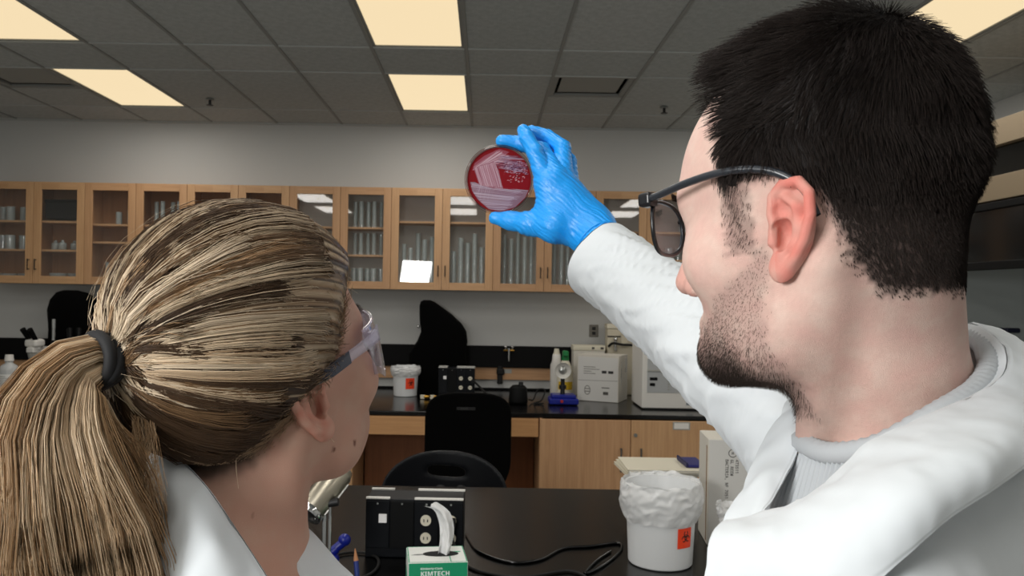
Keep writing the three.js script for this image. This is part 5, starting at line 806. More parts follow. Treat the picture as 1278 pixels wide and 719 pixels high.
  // curves of the near collar and lapel
  const fold = [P(1172, 408, 0.70), P(1200, 404, 0.66), P(1228, 410, 0.61), P(1254, 436, 0.565), P(1252, 468, 0.53), P(1217, 494, 0.505), P(1170, 514, 0.49), P(1128, 535, 0.48), P(1085, 556, 0.47), P(1040, 590, 0.47), P(1000, 622, 0.47), P(955, 640, 0.47), P(900, 655, 0.465)];
  const mid = [P(1190, 440, 0.705), P(1215, 420, 0.67), P(1258, 420, 0.615), P(1300, 452, 0.57), P(1300, 500, 0.51), P(1270, 540, 0.455), P(1230, 570, 0.425), P(1180, 600, 0.405), P(1120, 632, 0.395), P(1060, 660, 0.4), P(1000, 684, 0.412), P(950, 690, 0.425), P(890, 690, 0.44)];
  const outer = [P(1200, 470, 0.72), P(1230, 440, 0.68), P(1280, 440, 0.62), P(1345, 490, 0.57), P(1350, 560, 0.49), P(1300, 572, 0.445), P(1240, 612, 0.41), P(1182, 650, 0.392), P(1125, 700, 0.383), P(1070, 745, 0.383), P(1010, 770, 0.395), P(950, 760, 0.41), P(880, 740, 0.43)];
  const collar = loft([fold, mid, outer], 120, 26, 0.004, (u, v2, p) => 0.004 * fbm(p.x * 16, p.y * 16, p.z * 16, 3) + 0.006 * Math.sin(v2 * 3.14) * sstep(0.3, 0.5, u));
  const inner = loft([fold.slice(1, 9), fold.slice(1, 9).map((p, i) => p.clone().lerp(N.clone().setY(p.y - 0.06), 0.1))], 80, 8, 0.003);
  // far lapel running from behind the chin down the chest
  const f0 = [P(990, 500, 0.70), P(975, 512, 0.66), P(950, 560, 0.63), P(925, 610, 0.60), P(900, 655, 0.575), P(880, 720, 0.55)], f1 = [P(1000, 505, 0.67), P(992, 520, 0.62), P(972, 575, 0.59), P(950, 620, 0.565), P(930, 665, 0.55), P(905, 730, 0.535)], f2 = [P(1015, 520, 0.66), P(1003, 540, 0.605), P(988, 580, 0.58), P(965, 625, 0.56), P(950, 650, 0.55), P(925, 735, 0.54)];
  const lapelFar = loft([f0, f1, f2], 80, 18, 0.004, (u, v2, p) => 0.004 * fbm(p.x * 22, p.y * 12, p.z * 22, 2));
  wear('lab_coat', joinBare([shell, slR, slL, collar, inner, lapelFar]), clothMat, o, 'white lab coat with rolled collar');
  // glove
  const h = (px, py, d) => arr(P(px, py, d)), chain = (pts, rs) => pts.slice(1).map((b, i) => [pts[i], b, rs[i], rs[i + 1]]);
  const idxB = chain([h(681, 226, 1.093), h(668, 190, 1.098), h(658, 172, 1.108), h(653.5, 163, 1.118)], [0.0147, 0.0114, 0.0104, 0.0090]), midB = chain([h(693, 219, 1.09), h(676, 188, 1.12), h(650, 179, 1.13), h(627, 176.5, 1.131)], [0.0147, 0.0118, 0.0107, 0.0093]);
  const ringB = chain([h(703, 222, 1.098), h(702, 184, 1.118), h(682, 171, 1.14), h(664, 164, 1.15)], [0.0147, 0.0114, 0.0104, 0.0090]), pinkB = chain([h(711, 234, 1.108), h(710, 202, 1.13), h(697, 184, 1.15), h(684, 178, 1.16)], [0.0142, 0.0107, 0.0096, 0.0085]), thB = chain([h(722, 283, 1.087), h(692, 283, 1.08), h(660, 279, 1.098), h(638, 275.5, 1.112), h(618, 272, 1.12)], [0.02, 0.0205, 0.0142, 0.0108, 0.0088]);
  const palmB = [[h(735, 285, 1.085), h(683, 232, 1.092), 0.023, 0.017], [h(735, 285, 1.085), h(694, 228, 1.09), 0.023, 0.0165], [h(737, 284, 1.09), h(704, 232, 1.1), 0.022, 0.0155], [h(738, 282, 1.095), h(710, 240, 1.11), 0.021, 0.015], [h(700, 270, 1.088), h(684, 258, 1.09), 0.018, 0.0155]];
  const wristB = [[h(735, 286, 1.086), h(752, 306, 1.06), 0.028, 0.031]];
  const fA = bones(idxB, 0.004), fB = bones(midB, 0.004), fC = bones(ringB, 0.004), fD = bones(pinkB, 0.004), fT = bones(thB, 0.012), pm = bones(palmB, 0.02), wr = bones(wristB, 0.01);
  const hand = (x, y, z) => { let d = pm(x, y, z); d = smin(d, fT(x, y, z), 0.016); const f = Math.min(fA(x, y, z), fB(x, y, z), fC(x, y, z), fD(x, y, z)); return smin(smin(d, wr(x, y, z), 0.02), f, 0.007); };
  const hc = P(680, 235, 1.1), gl = mesher(hand, [hc.x - 0.09, hc.y - 0.11, hc.z - 0.09], [hc.x + 0.105, hc.y + 0.105, hc.z + 0.07], 0.0014);
  displace(gl, (x, y, z) => { const dx = x - hc.x, dy = y - hc.y, a = dx * 0.62 + dy * 0.78, b = dx * 0.78 - dy * 0.62, mask = sstep(-0.055, -0.02, dx), bend = 0.0035 * noise(dx * 18, dy * 18, z * 8); const w1 = Math.pow(1 - Math.abs(noise((a + bend) * 175, b * 13, z * 12)), 3); return -0.00125 * w1 * (0.35 + 0.65 * mask) - 0.0004 * Math.pow(1 - Math.abs(noise(a * 260 + 4, b * 40, z * 30)), 3) + 0.0003; });
  const gm = wear('glove', bare(gl), gloveMat, o, 'bright blue nitrile glove');
  const rimD = P(752, 306, 1.06).sub(P(735, 286, 1.086)).normalize(), rimQ = new THREE.Quaternion().setFromUnitVectors(V(0, 0, 1), rimD), rc = P(748, 302, 1.065), rim = new THREE.TorusGeometry(0.0305, 0.0016, 8, 48).applyQuaternion(rimQ).translate(rc.x - o.position.x, rc.y, rc.z - o.position.z); part('cuff_bead', rim, gloveMat, gm);
  // glasses: temples, rims and clear lenses
  const frameM = std(0x15171b, 0.3), L = (x, y, z) => V(x, y, z), loop = [];
  const gp = [];
  for (const s of [-1, 1]) {
    const tp = [L(s * 0.0765, 0.006, 0.027), L(s * 0.0775, 0.024, 0.02), L(s * 0.081, 0.036, 0.006), L(s * 0.083, 0.042, -0.012), L(s * 0.0845, 0.0435, -0.035), L(s * 0.0805, 0.042, -0.065), L(s * 0.073, 0.0395, -0.092), L(s * 0.071, 0.039, -0.101)].map((p) => p.applyMatrix4(H.m));
    const g = new THREE.TubeGeometry(new THREE.CatmullRomCurve3(tp), 60, 0.0028, 8, false); gp.push(['temple', g, std(0x2a2e34, 0.28)]);
    const hb = bx(0.012, 0.011, 0.012, s * 0.0685, 0.0385, -0.105, 0.003).applyMatrix4(H.m); gp.push(['hinge', hb, frameM]);
    const pts = []; for (let i = 0; i < 40; i++) { const a = i / 40 * 2 * Math.PI, cx = Math.sign(Math.cos(a)) * Math.abs(Math.cos(a)) ** 0.75, sy = Math.sign(Math.sin(a)) * Math.abs(Math.sin(a)) ** 0.8, x = 0.038 + cx * 0.0305, y = 0.02 + sy * 0.0205; pts.push(L(s * x, y, -0.118 + x * x * 3.4).applyMatrix4(H.m)); }
    gp.push(['rim', new THREE.TubeGeometry(new THREE.CatmullRomCurve3(pts, true), 80, 0.0017, 8, true), frameM]);
    const lp = [], li = []; lp.push(s * 0.038, 0.02, -0.118 + 0.038 * 0.038 * 3.4); for (let i = 0; i < 40; i++) { const a = i / 40 * 2 * Math.PI, x = 0.038 + Math.sign(Math.cos(a)) * Math.abs(Math.cos(a)) ** 0.75 * 0.0295, y = 0.02 + Math.sign(Math.sin(a)) * Math.abs(Math.sin(a)) ** 0.8 * 0.0207; lp.push(s * x, y, -0.118 + x * x * 3.4); li.push(0, 1 + i, 1 + (i + 1) % 40); }
    const lg = new THREE.BufferGeometry(); lg.setAttribute('position', new THREE.Float32BufferAttribute(lp, 3)); lg.setIndex(li); lg.computeVertexNormals(); gp.push(['lens', lg.applyMatrix4(H.m), phy({ color: 0xf2f6ff, transmission: 1, thickness: 0, roughness: 0.02, ior: 1.6, side: THREE.DoubleSide })]);
  }
  gp.push(['bridge', new THREE.TubeGeometry(new THREE.CatmullRomCurve3([L(-0.009, 0.028, -0.119), L(0, 0.032, -0.121), L(0.009, 0.028, -0.119)].map((p) => p.applyMatrix4(H.m))), 12, 0.002, 8, false), frameM]);
  const gt = thing('glasses', 'black-framed clear glasses worn by the dark-haired bearded person', 'glasses', arr(c)); for (const [n, g, m] of gp) part(n, g.translate(-c.x, -c.y, -c.z), m, gt);
  // the dish
  const dc = P(623, 224.5, 1.122), dn = V(0, 0, 0).sub(dc).setY(EYE - dc.y).normalize().lerp(V(-0.1, 0.03, 1).normalize(), 0.12).normalize(), dq = new THREE.Quaternion().setFromUnitVectors(V(0, 0, 1), dn);
  const dish = thing('petri_dish', 'red agar petri dish with pale streaks held up in the blue glove', 'petri dish', arr(dc)); dish.quaternion.copy(dq);
  const R = 0.0452, S = 512, streak = canvasTex(S, S, (g) => {
    g.fillStyle = '#75000c'; g.fillRect(0, 0, S, S); const rr = mulberry(9), q = (x, y) => [x / 528 * S, y / 528 * S], pick = (l) => l[Math.floor(rr() * l.length)];   // drawn on a 528 unit disc
    const line = (a, b, c2, w, al) => { g.strokeStyle = c2; g.globalAlpha = al; g.lineWidth = w; g.lineCap = 'round'; g.beginPath(); g.moveTo(...q(...a)); g.quadraticCurveTo(...q((a[0] + b[0]) / 2 + (rr() - 0.5) * 12, (a[1] + b[1]) / 2 + (rr() - 0.5) * 12), ...q(...b)); g.stroke(); };
    const poly = (pts, col, al) => { g.globalAlpha = al; g.fillStyle = col; g.beginPath(); pts.forEach((p, i) => (i ? g.lineTo(...q(...p)) : g.moveTo(...q(...p)))); g.closePath(); g.fill(); };
    const grey = ['#a796a2', '#b5a6b2', '#8d7988', '#96818f'], rose = ['#b3929c', '#a47f8b', '#c0a7af', '#8e5f6c'];
    poly([[22, 285], [62, 285], [100, 305], [230, 342], [512, 345], [482, 410], [400, 490], [280, 526], [180, 508], [90, 432], [40, 360]], '#7f6673', 0.95);
    for (let i = 0; i < 130; i++) { const t = rr(), x0 = lerp(26, 190, t * t), y0 = lerp(292, 508, t); line([x0 + 16 * rr(), y0], [lerp(505, 330, t) - 60 * rr(), lerp(345, 510, t) + 10 * (rr() - 0.5)], i % 5 ? pick(grey) : '#6a4050', 2 + 3.5 * rr(), 0.6); }
    poly([[38, 190], [58, 130], [140, 66], [262, 10], [345, 34], [250, 112], [130, 178]], '#8c4c5a', 0.9);
    for (let i = 0; i < 80; i++) { const t = rr(); line([lerp(40, 130, t) + 14 * rr(), lerp(190, 170, t) - 30 * rr()], [lerp(230, 370, t) + 24 * rr(), lerp(14, 80, t) + 20 * rr()], pick(rose), 2 + 3 * rr(), 0.7); }
    poly([[48, 170], [215, 112], [262, 190], [288, 315], [215, 335], [98, 308]], '#8a5563', 0.9);
    for (let i = 0; i < 85; i++) { const t = rr(); line([lerp(52, 225, t) + 6 * rr(), lerp(170, 118, t)], [lerp(96, 292, t) + 8 * rr(), lerp(306, 322, t) + 8 * rr()], pick(rose), 2 + 2.6 * rr(), 0.75); }
    for (let i = 0; i < 20; i++) { const t = i / 20; line([lerp(100, 230, t), lerp(310, 340, t)], [lerp(80, 210, t), lerp(300, 330, t) + 40 + 90 * rr()], pick(grey), 2 + 2 * rr(), 0.5); }
    for (let i = 0; i < 90; i++) { const t = rr(); line([lerp(230, 350, rr()), lerp(60, 170, t)], [lerp(400, 505, rr()), lerp(70, 205, t)], pick(['#a394a4', '#6b5570', '#8d6b7c', '#54243a', '#b6a5b0']), 2 + 3 * rr(), 0.6); }
    for (let i = 0; i < 150; i++) { const t = rr(), x = 300 + 200 * rr(), y = 110 + 110 * t; g.globalAlpha = 0.8; g.fillStyle = pick(['#b9a9b6', '#3c1830', '#8c7590']); g.beginPath(); g.ellipse(...q(x, y), 3 + 9 * rr(), 1.6 + 2 * rr(), -0.25, 0, 7); g.fill(); }
    poly([[262, 196], [330, 205], [420, 215], [512, 250], [505, 338], [300, 338], [286, 300]], '#7d0212', 0.85);
    for (let i = 0; i < 36; i++) { g.globalAlpha = 0.85; g.fillStyle = pick(['#cdb2b4', '#b08f98', '#4a0a18']); g.beginPath(); g.ellipse(...q(335 + 150 * rr(), 222 + 62 * rr()), 3 + 6 * rr(), 2 + 2 * rr(), -0.3, 0, 7); g.fill(); }
    g.globalAlpha = 1;
  });
  part('base', lathe([[0, -0.0065], [R, -0.0065], [R + 0.0006, -0.006], [R + 0.0006, 0.0065], [R - 0.001, 0.0065], [R - 0.001, -0.004], [0, -0.0045]], 72).rotateX(Math.PI / 2), phy({ color: 0xd8c8c8, transmission: 0.96, thickness: 0, roughness: 0.05, ior: 1.35, specularIntensity: 0.25 }), dish, 'clear rim');
  const agar = new THREE.CylinderGeometry(R - 0.0016, R - 0.0016, 0.006, 72).rotateX(Math.PI / 2).translate(0, 0, -0.001); part('agar', agar, phy({ color: 0x6a0309, roughness: 0.2, clearcoat: 0.4 }), dish, 'dark red agar');
  part('growth', new THREE.CircleGeometry(R - 0.0018, 72).translate(0, 0, 0.0023), phy({ color: 0xffffff, map: streak, roughness: 0.5, specularIntensity: 0.35 }), dish, 'pale streaks of growth');
  part('lid', lathe([[R + 0.0018, -0.008], [R + 0.0024, -0.008], [R + 0.0024, 0.003], [R + 0.0018, 0.003], [R + 0.0018, -0.008]], 72).rotateX(Math.PI / 2), phy({ color: 0xd8c8c8, transmission: 0.96, thickness: 0, roughness: 0.05, ior: 1.35, specularIntensity: 0.25 }), dish);
}
// ------------------------------------------------------------------ the fair-haired person with the ponytail
{
  const Q = (x, y, d) => P(x, y, d * 0.925);
  const YAW = -0.6, PITCH = 0.34, ear = Q(393, 503, 0.70), fr = headFrame(V(0, 0, 0), YAW, PITCH, 0);
  const c = ear.clone().sub(V(0.0715, 0, 0.006).applyMatrix4(fr.m)), H = headFrame(c, YAW, PITCH, 0);
  const K = { w: 0.0722, jaw: 0.046, chin: -0.079, brow: 0.0075, up: 0.006, cut: 0, fore: 0.003, cz: -0.07, gy: -0.058 }, head = headSDF(K), headW = warped(head, H.inv);
  const w = (x, y, z) => arr(V(x, y, z).applyMatrix4(H.m)), BY = -0.75;
  const N = Q(284, 678, 0.735), fig = figure({ yaw: BY, n: N, k: 0.93, b: 0.86, sh: 0.165, ly: -0.085, ry: -0.085, rz: 0.01 });
  const neckB = [[w(0, -0.03, 0.03), arr(N.clone().add(V(0, 0.02, 0))), 0.047, 0.049], [w(0, -0.045, 0.018), fig.yr(0, -0.03, -0.012), 0.028, 0.034], [arr(N.clone().add(V(0, 0.03, 0))), arr(N), 0.047, 0.053], [w(0.055, -0.022, 0.02), fig.yr(0.012, -0.05, -0.045), 0.013, 0.01], [w(-0.055, -0.022, 0.02), fig.yr(-0.012, -0.05, -0.045), 0.013, 0.01]];
  const neck = bones(neckB, 0.025), trunk = bones(fig.trunk, 0.05);
  const arms = [], wrists = []; for (const s of [-1, 1]) { const sh = V(...fig.yr(s * 0.17, -0.095, 0.01)), el = V(...fig.yr(s * 0.22, -0.36, 0.03)), wr = V(...fig.yr(s * 0.21, -0.58, -0.07)); arms.push([arr(sh), arr(el), 0.042, 0.034], [arr(el), arr(wr), 0.034, 0.023]); wrists.push([sh, el, wr]); }
  const o = thing('person', 'fair-haired person with a ponytail, white lab coat and safety glasses, looking up', 'person', [N.x, 0, N.z]);
  const skinF = (x, y, z) => smin(headW(x, y, z), neck(x, y, z), 0.02);
  const chestF = (x, y, z) => smin(skinF(x, y, z), trunk(x, y, z), 0.03);
  const headG = mesher((x, y, z) => Math.max(chestF(x, y, z), N.y - 0.13 - y), [c.x - 0.17, N.y - 0.14, c.z - 0.17], [c.x + 0.17, c.y + 0.17, c.z + 0.17], 0.0024);
  const down = V(...fig.yr(0, -1, -0.25)).sub(N).normalize(), bf = bones([...neckB.slice(2, 3), ...fig.trunk, ...arms, ...fig.legs], 0.04), hA = bones(handBones(wrists[0][2], down, -1), 0.012), hB = bones(handBones(wrists[1][2], down, 1), 0.012);
  const bodyG = mesher((x, y, z) => Math.min(bf(x, y, z), hA(x, y, z), hB(x, y, z)) + (y > N.y - 0.12 ? 0.004 : 0), [N.x - 0.42, 0.04, N.z - 0.4], [N.x + 0.42, N.y - 0.06, N.z + 0.4], 0.011);
  const earG = [earGeo(H, 1, [0.069, 0, 0.006], 0.16, -0.16, 1.0).applyMatrix4(H.m), earGeo(H, -1, [0.069, 0, 0.006], 0.16, -0.16, 1.0).applyMatrix4(H.m)];
  const v = V(0, 0, 0), loc = (x, y, z) => v.set(x, y, z).applyMatrix4(H.inv);
  const front = [[-0.02, -0.014], [0.0, -0.018], [0.02, -0.03], [0.04, -0.047], [0.06, -0.062], [0.078, -0.088], [0.09, -0.14]];
  const rear = [[-0.085, 0.075], [-0.06, 0.058], [-0.035, 0.036], [-0.012, 0.016], [0.004, 0.002], [0.012, -0.014], [0.02, -0.03]];
  const hairAt = (x, y, z) => Math.max(Math.min(y - 0.012, z - pl(front, y)), Math.min(z - pl(rear, y), y + 0.055)) + 0.002 * noise(x * 90, y * 90, z * 90);
  const hit = (px, py) => { let d = 0.45; for (let i = 0; i < 60; i++) { const p = P(px, py, d), q = chestF(p.x, p.y, p.z); if (q < 0.0004) break; d += q * 0.8; } return P(px, py, d); };
  const moles = [[443, 553, 0.0021], [417, 561, 0.0019], [325, 562, 0.0016], [278, 636, 0.001], [316, 644, 0.0013]].map(([x, y, r]) => [hit(x, y), r]);
  const tone = [0.52, 0.325, 0.245], pink = [0.54, 0.285, 0.215], pale = [0.56, 0.375, 0.29];
  const skinAt = (x, y, z) => { const q = loc(x, y, z), f = fbm(q.x * 30, q.y * 30, q.z * 30, 3); let col = mix3(tone, pink, clamp(0.3 + 0.5 * f)); col = mix3(col, pale, clamp(-f * 0.5)); const h = hairAt(q.x, q.y, q.z); if (q.y > -0.09) col = mix3(col, [0.035, 0.022, 0.014], sstep(0.012, 0.03, h)); for (const [m, r] of moles) { const d = Math.hypot(x - m.x, y - m.y, z - m.z); col = mix3(col, [0.14, 0.045, 0.028], 1 - sstep(r * 0.6, r * 1.3, d)); } return col; };
  paint(headG, skinAt); paint(bodyG, () => tone); earG.forEach((g) => paint(g, (x, y, z) => mix3([0.58, 0.33, 0.25], [0.55, 0.22, 0.16], clamp(0.4 + 0.5 * noise(x * 70, y * 70, z * 70)))));
  wear('body', joinColored([headG.clone(), bodyG, ...earG].map((g) => skinUV(g, H))), skinMat, o);
  // --- hair gathered to the tie
  const T = Q(139, 452, 0.635), Tl = T.clone().applyMatrix4(H.inv), C = V(0, 0.035, 0.004), dT = Tl.clone().sub(C), rT = dT.length(); dT.normalize();
  const NR = 128, NC = 64, tab = new Float32Array((NR + 1) * (NC + 1));
  for (let j = 0; j <= NC; j++) for (let i = 0; i <= NR; i++) { const a = i / NR * 2 * Math.PI, e = (j / NC - 0.5) * Math.PI, d = [Math.cos(e) * Math.cos(a), Math.sin(e), Math.cos(e) * Math.sin(a)]; let t = 0.2; for (let k = 0; k < 40; k++) { const q = head(C.x + d[0] * t, C.y + d[1] * t, C.z + d[2] * t); t -= q * 0.85; if (Math.abs(q) < 1e-4) break; } tab[j * (NR + 1) + i] = clamp(t, 0.05, 0.2); }
  const Rh = (d) => { let a = Math.atan2(d.z, d.x) / (2 * Math.PI); a = (a - Math.floor(a)) * NR; const e = (Math.asin(clamp(d.y, -1, 1)) / Math.PI + 0.5) * NC, i = Math.min(Math.floor(a), NR - 1), j = Math.min(Math.floor(e), NC - 1), u = a - i, w2 = e - j, g = (p, q) => tab[q * (NR + 1) + p]; return lerp(lerp(g(i, j), g(i + 1, j), u), lerp(g(i, j + 1), g(i + 1, j + 1), u), w2); };
  const angT = (d) => Math.acos(clamp(d.dot(dT), -1, 1));
  const thick = (d, m) => { const a = angT(d); return (0.003 + 0.013 * sstep(0, 0.05, m) + 0.008 * sstep(0.1, 0.9, d.y)) * sstep(0, 0.012, m + 0.004); };
  const Rhair = (d, m) => { const a = angT(d), r = Rh(d) + thick(d, m), s = Math.exp(-Math.pow(a / 0.42, 2)); return lerp(r, Math.max(r, rT - 0.012 - 0.05 * a * 0.4), s); };
  const ux = V(0, 1, 0).cross(dT).normalize(), uy = dT.clone().cross(ux);
  const flow = (d) => Math.atan2(d.dot(uy), d.dot(ux));
  const blonde = [0.72, 0.575, 0.4], honey = [0.4, 0.235, 0.112], brown = [0.06, 0.034, 0.018], ash = [0.68, 0.57, 0.43];
  const strandCol = (ph, r, dark) => { const n1 = noise(ph * 5.5, 3, 1), n2 = noise(ph * 17, 8, 2), n3 = noise(ph * 44, 5, 7); let t = 0.6 + 0.4 * n1 + 0.55 * n2 + 0.3 * n3 + 0.3 * (r - 0.5) - dark; const col = t < 0.3 ? mix3(brown, honey, clamp(t / 0.3) * 0.5) : t < 0.55 ? mix3(honey, blonde, (t - 0.3) / 0.25) : mix3(blonde, ash, clamp((t - 0.75) * 1.6)); return col; };
  { // under-layer
    const cols = 300, rows2 = 200, pos = [], col = [], idx = [];
    for (let j = 0; j <= rows2; j++) for (let i = 0; i < cols; i++) {
      const a = i / cols * 2 * Math.PI, e = (j / rows2) * Math.PI, axis = dT, d = axis.clone().multiplyScalar(Math.cos(e)).addScaledVector(ux, Math.sin(e) * Math.cos(a)).addScaledVector(uy, Math.sin(e) * Math.sin(a));
      const rh = Rh(d), s0 = C.clone().addScaledVector(d, rh), m = hairAt(s0.x, s0.y, s0.z), r = lerp(rh - 0.005, Rhair(d, Math.max(m, 0)) - 0.003 + 0.0012 * noise(flow(d) * 14, 4, 4), sstep(-0.004, 0.014, m));
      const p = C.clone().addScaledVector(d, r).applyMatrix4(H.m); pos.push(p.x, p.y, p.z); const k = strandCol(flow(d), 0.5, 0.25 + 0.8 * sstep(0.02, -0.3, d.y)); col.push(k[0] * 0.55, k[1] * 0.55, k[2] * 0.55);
    }
    for (let j = 0; j < rows2; j++) for (let i = 0; i < cols; i++) { const a = j * cols + i, b = j * cols + (i + 1) % cols; idx.push(a, a + cols, b, b, a + cols, b + cols); }
    const g = new THREE.BufferGeometry(); g.setAttribute('position', new THREE.Float32BufferAttribute(pos, 3)); g.setAttribute('color', new THREE.Float32BufferAttribute(col, 3)); g.setIndex(idx); g.computeVertexNormals();
    const hs = new Hairs(), r = mulberry(23), hg = headG.clone().applyMatrix4(H.inv);
    const inF = (x, y, z) => { if (y < -0.08) return 0; const m = hairAt(x, y, z); return m > 0 ? 1 + 1.4 * (1 - sstep(0, 0.02, m)) : 0; };
    const slerp = (a, b, t) => { const th = Math.acos(clamp(a.dot(b), -1, 1)), s = Math.sin(th) || 1e-6; return a.clone().multiplyScalar(Math.sin((1 - t) * th) / s).addScaledVector(b, Math.sin(t * th) / s); };
    const guides = scatter(hg, 520, inF, r).map(([p]) => { const d0 = p.clone().sub(C).normalize(); return { p, d0, a0: angT(d0), ph: flow(d0), k: r(), lay: 0.35 + 0.75 * r(), wob: 0.16 * noise(p.x * 16, p.y * 16, p.z * 16) + 0.1 * (r() - 0.5), wv: 0.035 * (r() - 0.5), off: [(r() - 0.5) * 0.024, (r() - 0.5) * 0.024], s: r() * 9 }; });
    for (const gd of guides) {
      if (gd.a0 < 0.12) continue;
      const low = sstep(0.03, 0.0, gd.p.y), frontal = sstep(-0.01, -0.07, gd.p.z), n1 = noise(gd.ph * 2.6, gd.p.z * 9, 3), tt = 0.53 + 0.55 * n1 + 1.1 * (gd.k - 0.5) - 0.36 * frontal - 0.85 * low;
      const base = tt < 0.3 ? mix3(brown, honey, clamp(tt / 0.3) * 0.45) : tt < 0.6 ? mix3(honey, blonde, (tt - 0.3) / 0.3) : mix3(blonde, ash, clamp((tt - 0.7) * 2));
      for (let c2 = 0; c2 < 28; c2++) {
        const jd = V((r() - 0.5), (r() - 0.5), (r() - 0.5)).multiplyScalar(0.19 * (0.4 + r())), d0 = gd.d0.clone().add(jd).normalize(), pr = C.clone().addScaledVector(d0, Rh(d0)); if (hairAt(pr.x, pr.y, pr.z) < 0) continue;
        const S = Math.max(5, Math.round(9 * Math.min(1, gd.a0 / 1.5))), pts = [], lay = gd.lay + 0.25 * (r() - 0.5), fl = r() < 0.02 ? 0.005 * r() : 0, jit = (r() - 0.5) * 0.03;
        for (let k = 0; k <= S; k++) {
          const t = k / S, g0 = slerp(gd.d0, dT, t * 0.985), s0d = slerp(d0, dT, t * 0.985), d = s0d.lerp(g0, 0.55 * sstep(0, 0.55, t)).normalize(), sw = (gd.wob + jit) * Math.sin(t * 3.14) + gd.wv * Math.sin(t * 8 + gd.s); d.addScaledVector(ux, -Math.sin(gd.ph) * sw).addScaledVector(uy, Math.cos(gd.ph) * sw).normalize();
          const rh = Rh(d), s0 = C.clone().addScaledVector(d, rh), m = Math.max(hairAt(s0.x, s0.y, s0.z), 0.002 + 0.02 * sstep(0, 0.4, t));
          const rr = lerp(rh - 0.0005, Rhair(d, m) + (lay - 0.9) * 0.0075 + fl * Math.sin(t * 3), sstep(0, 0.25, t)), q = C.clone().addScaledVector(d, rr), e = sstep(0.7, 1, t);
          q.lerp(Tl.clone().addScaledVector(ux, gd.off[0] + jit * 0.1).addScaledVector(uy, gd.off[1]), e * e); pts.push(q.applyMatrix4(H.m));
        }
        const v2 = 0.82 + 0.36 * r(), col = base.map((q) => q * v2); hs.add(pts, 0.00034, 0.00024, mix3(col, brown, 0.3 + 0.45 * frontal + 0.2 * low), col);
      }
    }
    // fine short hairs along the hairline
    for (const [p] of scatter(hg, 2200, (x, y, z) => { if (y < -0.06) return 0; const m = hairAt(x, y, z); return m > -0.003 && m < 0.008 ? 1 : 0; }, r)) { const d0 = p.clone().sub(C).normalize(), pts = [], tE = 0.08 + 0.16 * r(), ph = flow(d0), sw = 0.12 * (r() - 0.5); for (let k = 0; k <= 3; k++) { const t = k / 3, d = slerp(d0, dT, t * tE).addScaledVector(ux, -Math.sin(ph) * sw * t * tE * 4).addScaledVector(uy, Math.cos(ph) * sw * t * tE * 4).normalize(); pts.push(C.clone().addScaledVector(d, lerp(Rh(d) - 0.0004, Rhair(d, 0.004 + 0.03 * t) + 0.0012, sstep(0, 0.8, t))).applyMatrix4(H.m)); } const c3 = mix3(brown, honey, 0.15 + 0.7 * r()); hs.add(pts, 0.00026, 0.00014, c3, mix3(c3, blonde, 0.3)); }
    // loose flyaways
    for (const [p, n] of scatter(hg, 150, inF, r)) { if (p.y < 0.03) continue; const d0 = p.clone().sub(C).normalize(), pts = [], lf = 0.004 + 0.014 * r(), tEnd = 0.5 + 0.4 * r(); for (let k = 0; k <= 10; k++) { const t = k / 10 * tEnd, d = slerp(d0, dT, t); pts.push(C.clone().addScaledVector(d, Rhair(d, 0.03) + lf * t + 0.002 * Math.sin(t * 9 + lf * 900)).applyMatrix4(H.m)); } hs.add(pts, 0.00012, 0.00008, blonde); }
    // the tail: clumped hairs along falling curves
    const tail = [T, Q(120, 450, 0.625), Q(92, 464, 0.615), Q(72, 500, 0.605), Q(66, 545, 0.6), Q(82, 620, 0.6), Q(96, 700, 0.605), Q(100, 790, 0.61), Q(100, 860, 0.615)], tc = new THREE.CatmullRomCurve3(tail, false, 'centripetal'), rad = [[0, 0.0125], [0.07, 0.017], [0.15, 0.025], [0.25, 0.036], [0.4, 0.045], [0.6, 0.055], [0.85, 0.06], [1, 0.045]];
    const frames = []; const refv = V(0.55, 0.1, 0.85).normalize(); for (let k = 0; k <= 13; k++) { const t = Math.pow(k / 13, 1.6), pt = tc.getPointAt(t), tg = tc.getTangentAt(t), sx = tg.clone().cross(refv).normalize(), sy = sx.clone().cross(tg); frames.push([pt, sx, sy, pl(rad, t), t]); }
    const clump = []; for (let i = 0; i < 120; i++) { const a = r() * 6.283, q = Math.sqrt(r()); clump.push([Math.cos(a) * q, Math.sin(a) * q, r() * 10, (r() - 0.5) * 0.6, r()]); }
    for (let i = 0; i < 5400; i++) {
      const cl = clump[i % 120], jx = (r() - 0.5) * 0.36 + (r() - 0.5) * 0.2, jy = (r() - 0.5) * 0.4, tEnd = 0.82 + 0.18 * r(), pts = [];
      for (const [pt, sx, sy, R, t] of frames) { if (t > tEnd) break; const cx2 = cl[0] + cl[3] * t * t + 0.12 * noise(cl[2], t * 2.2, 1), cy2 = cl[1] + 0.14 * noise(cl[2], t * 2.2, 6), tight = 1 - 0.25 * t; let x = cx2 + jx * tight, y = cy2 + jy * tight; pts.push(pt.clone().addScaledVector(sx, x * R).addScaledVector(sy, y * R * 0.72)); }
      const g = cl[4] * 0.85 + 0.15 * r() - 0.1 * cl[0], col = g < 0.24 ? mix3(brown, honey, 0.2 + g) : g < 0.5 ? mix3(honey, blonde, (g - 0.2) * 1.4) : mix3(honey, blonde, 0.55 + 0.45 * r()); const v3 = 0.75 + 0.5 * r(); hs.add(pts, 0.00037, 0.00022, col.map((q) => q * v3), mix3(col, honey, 0.25));
    }
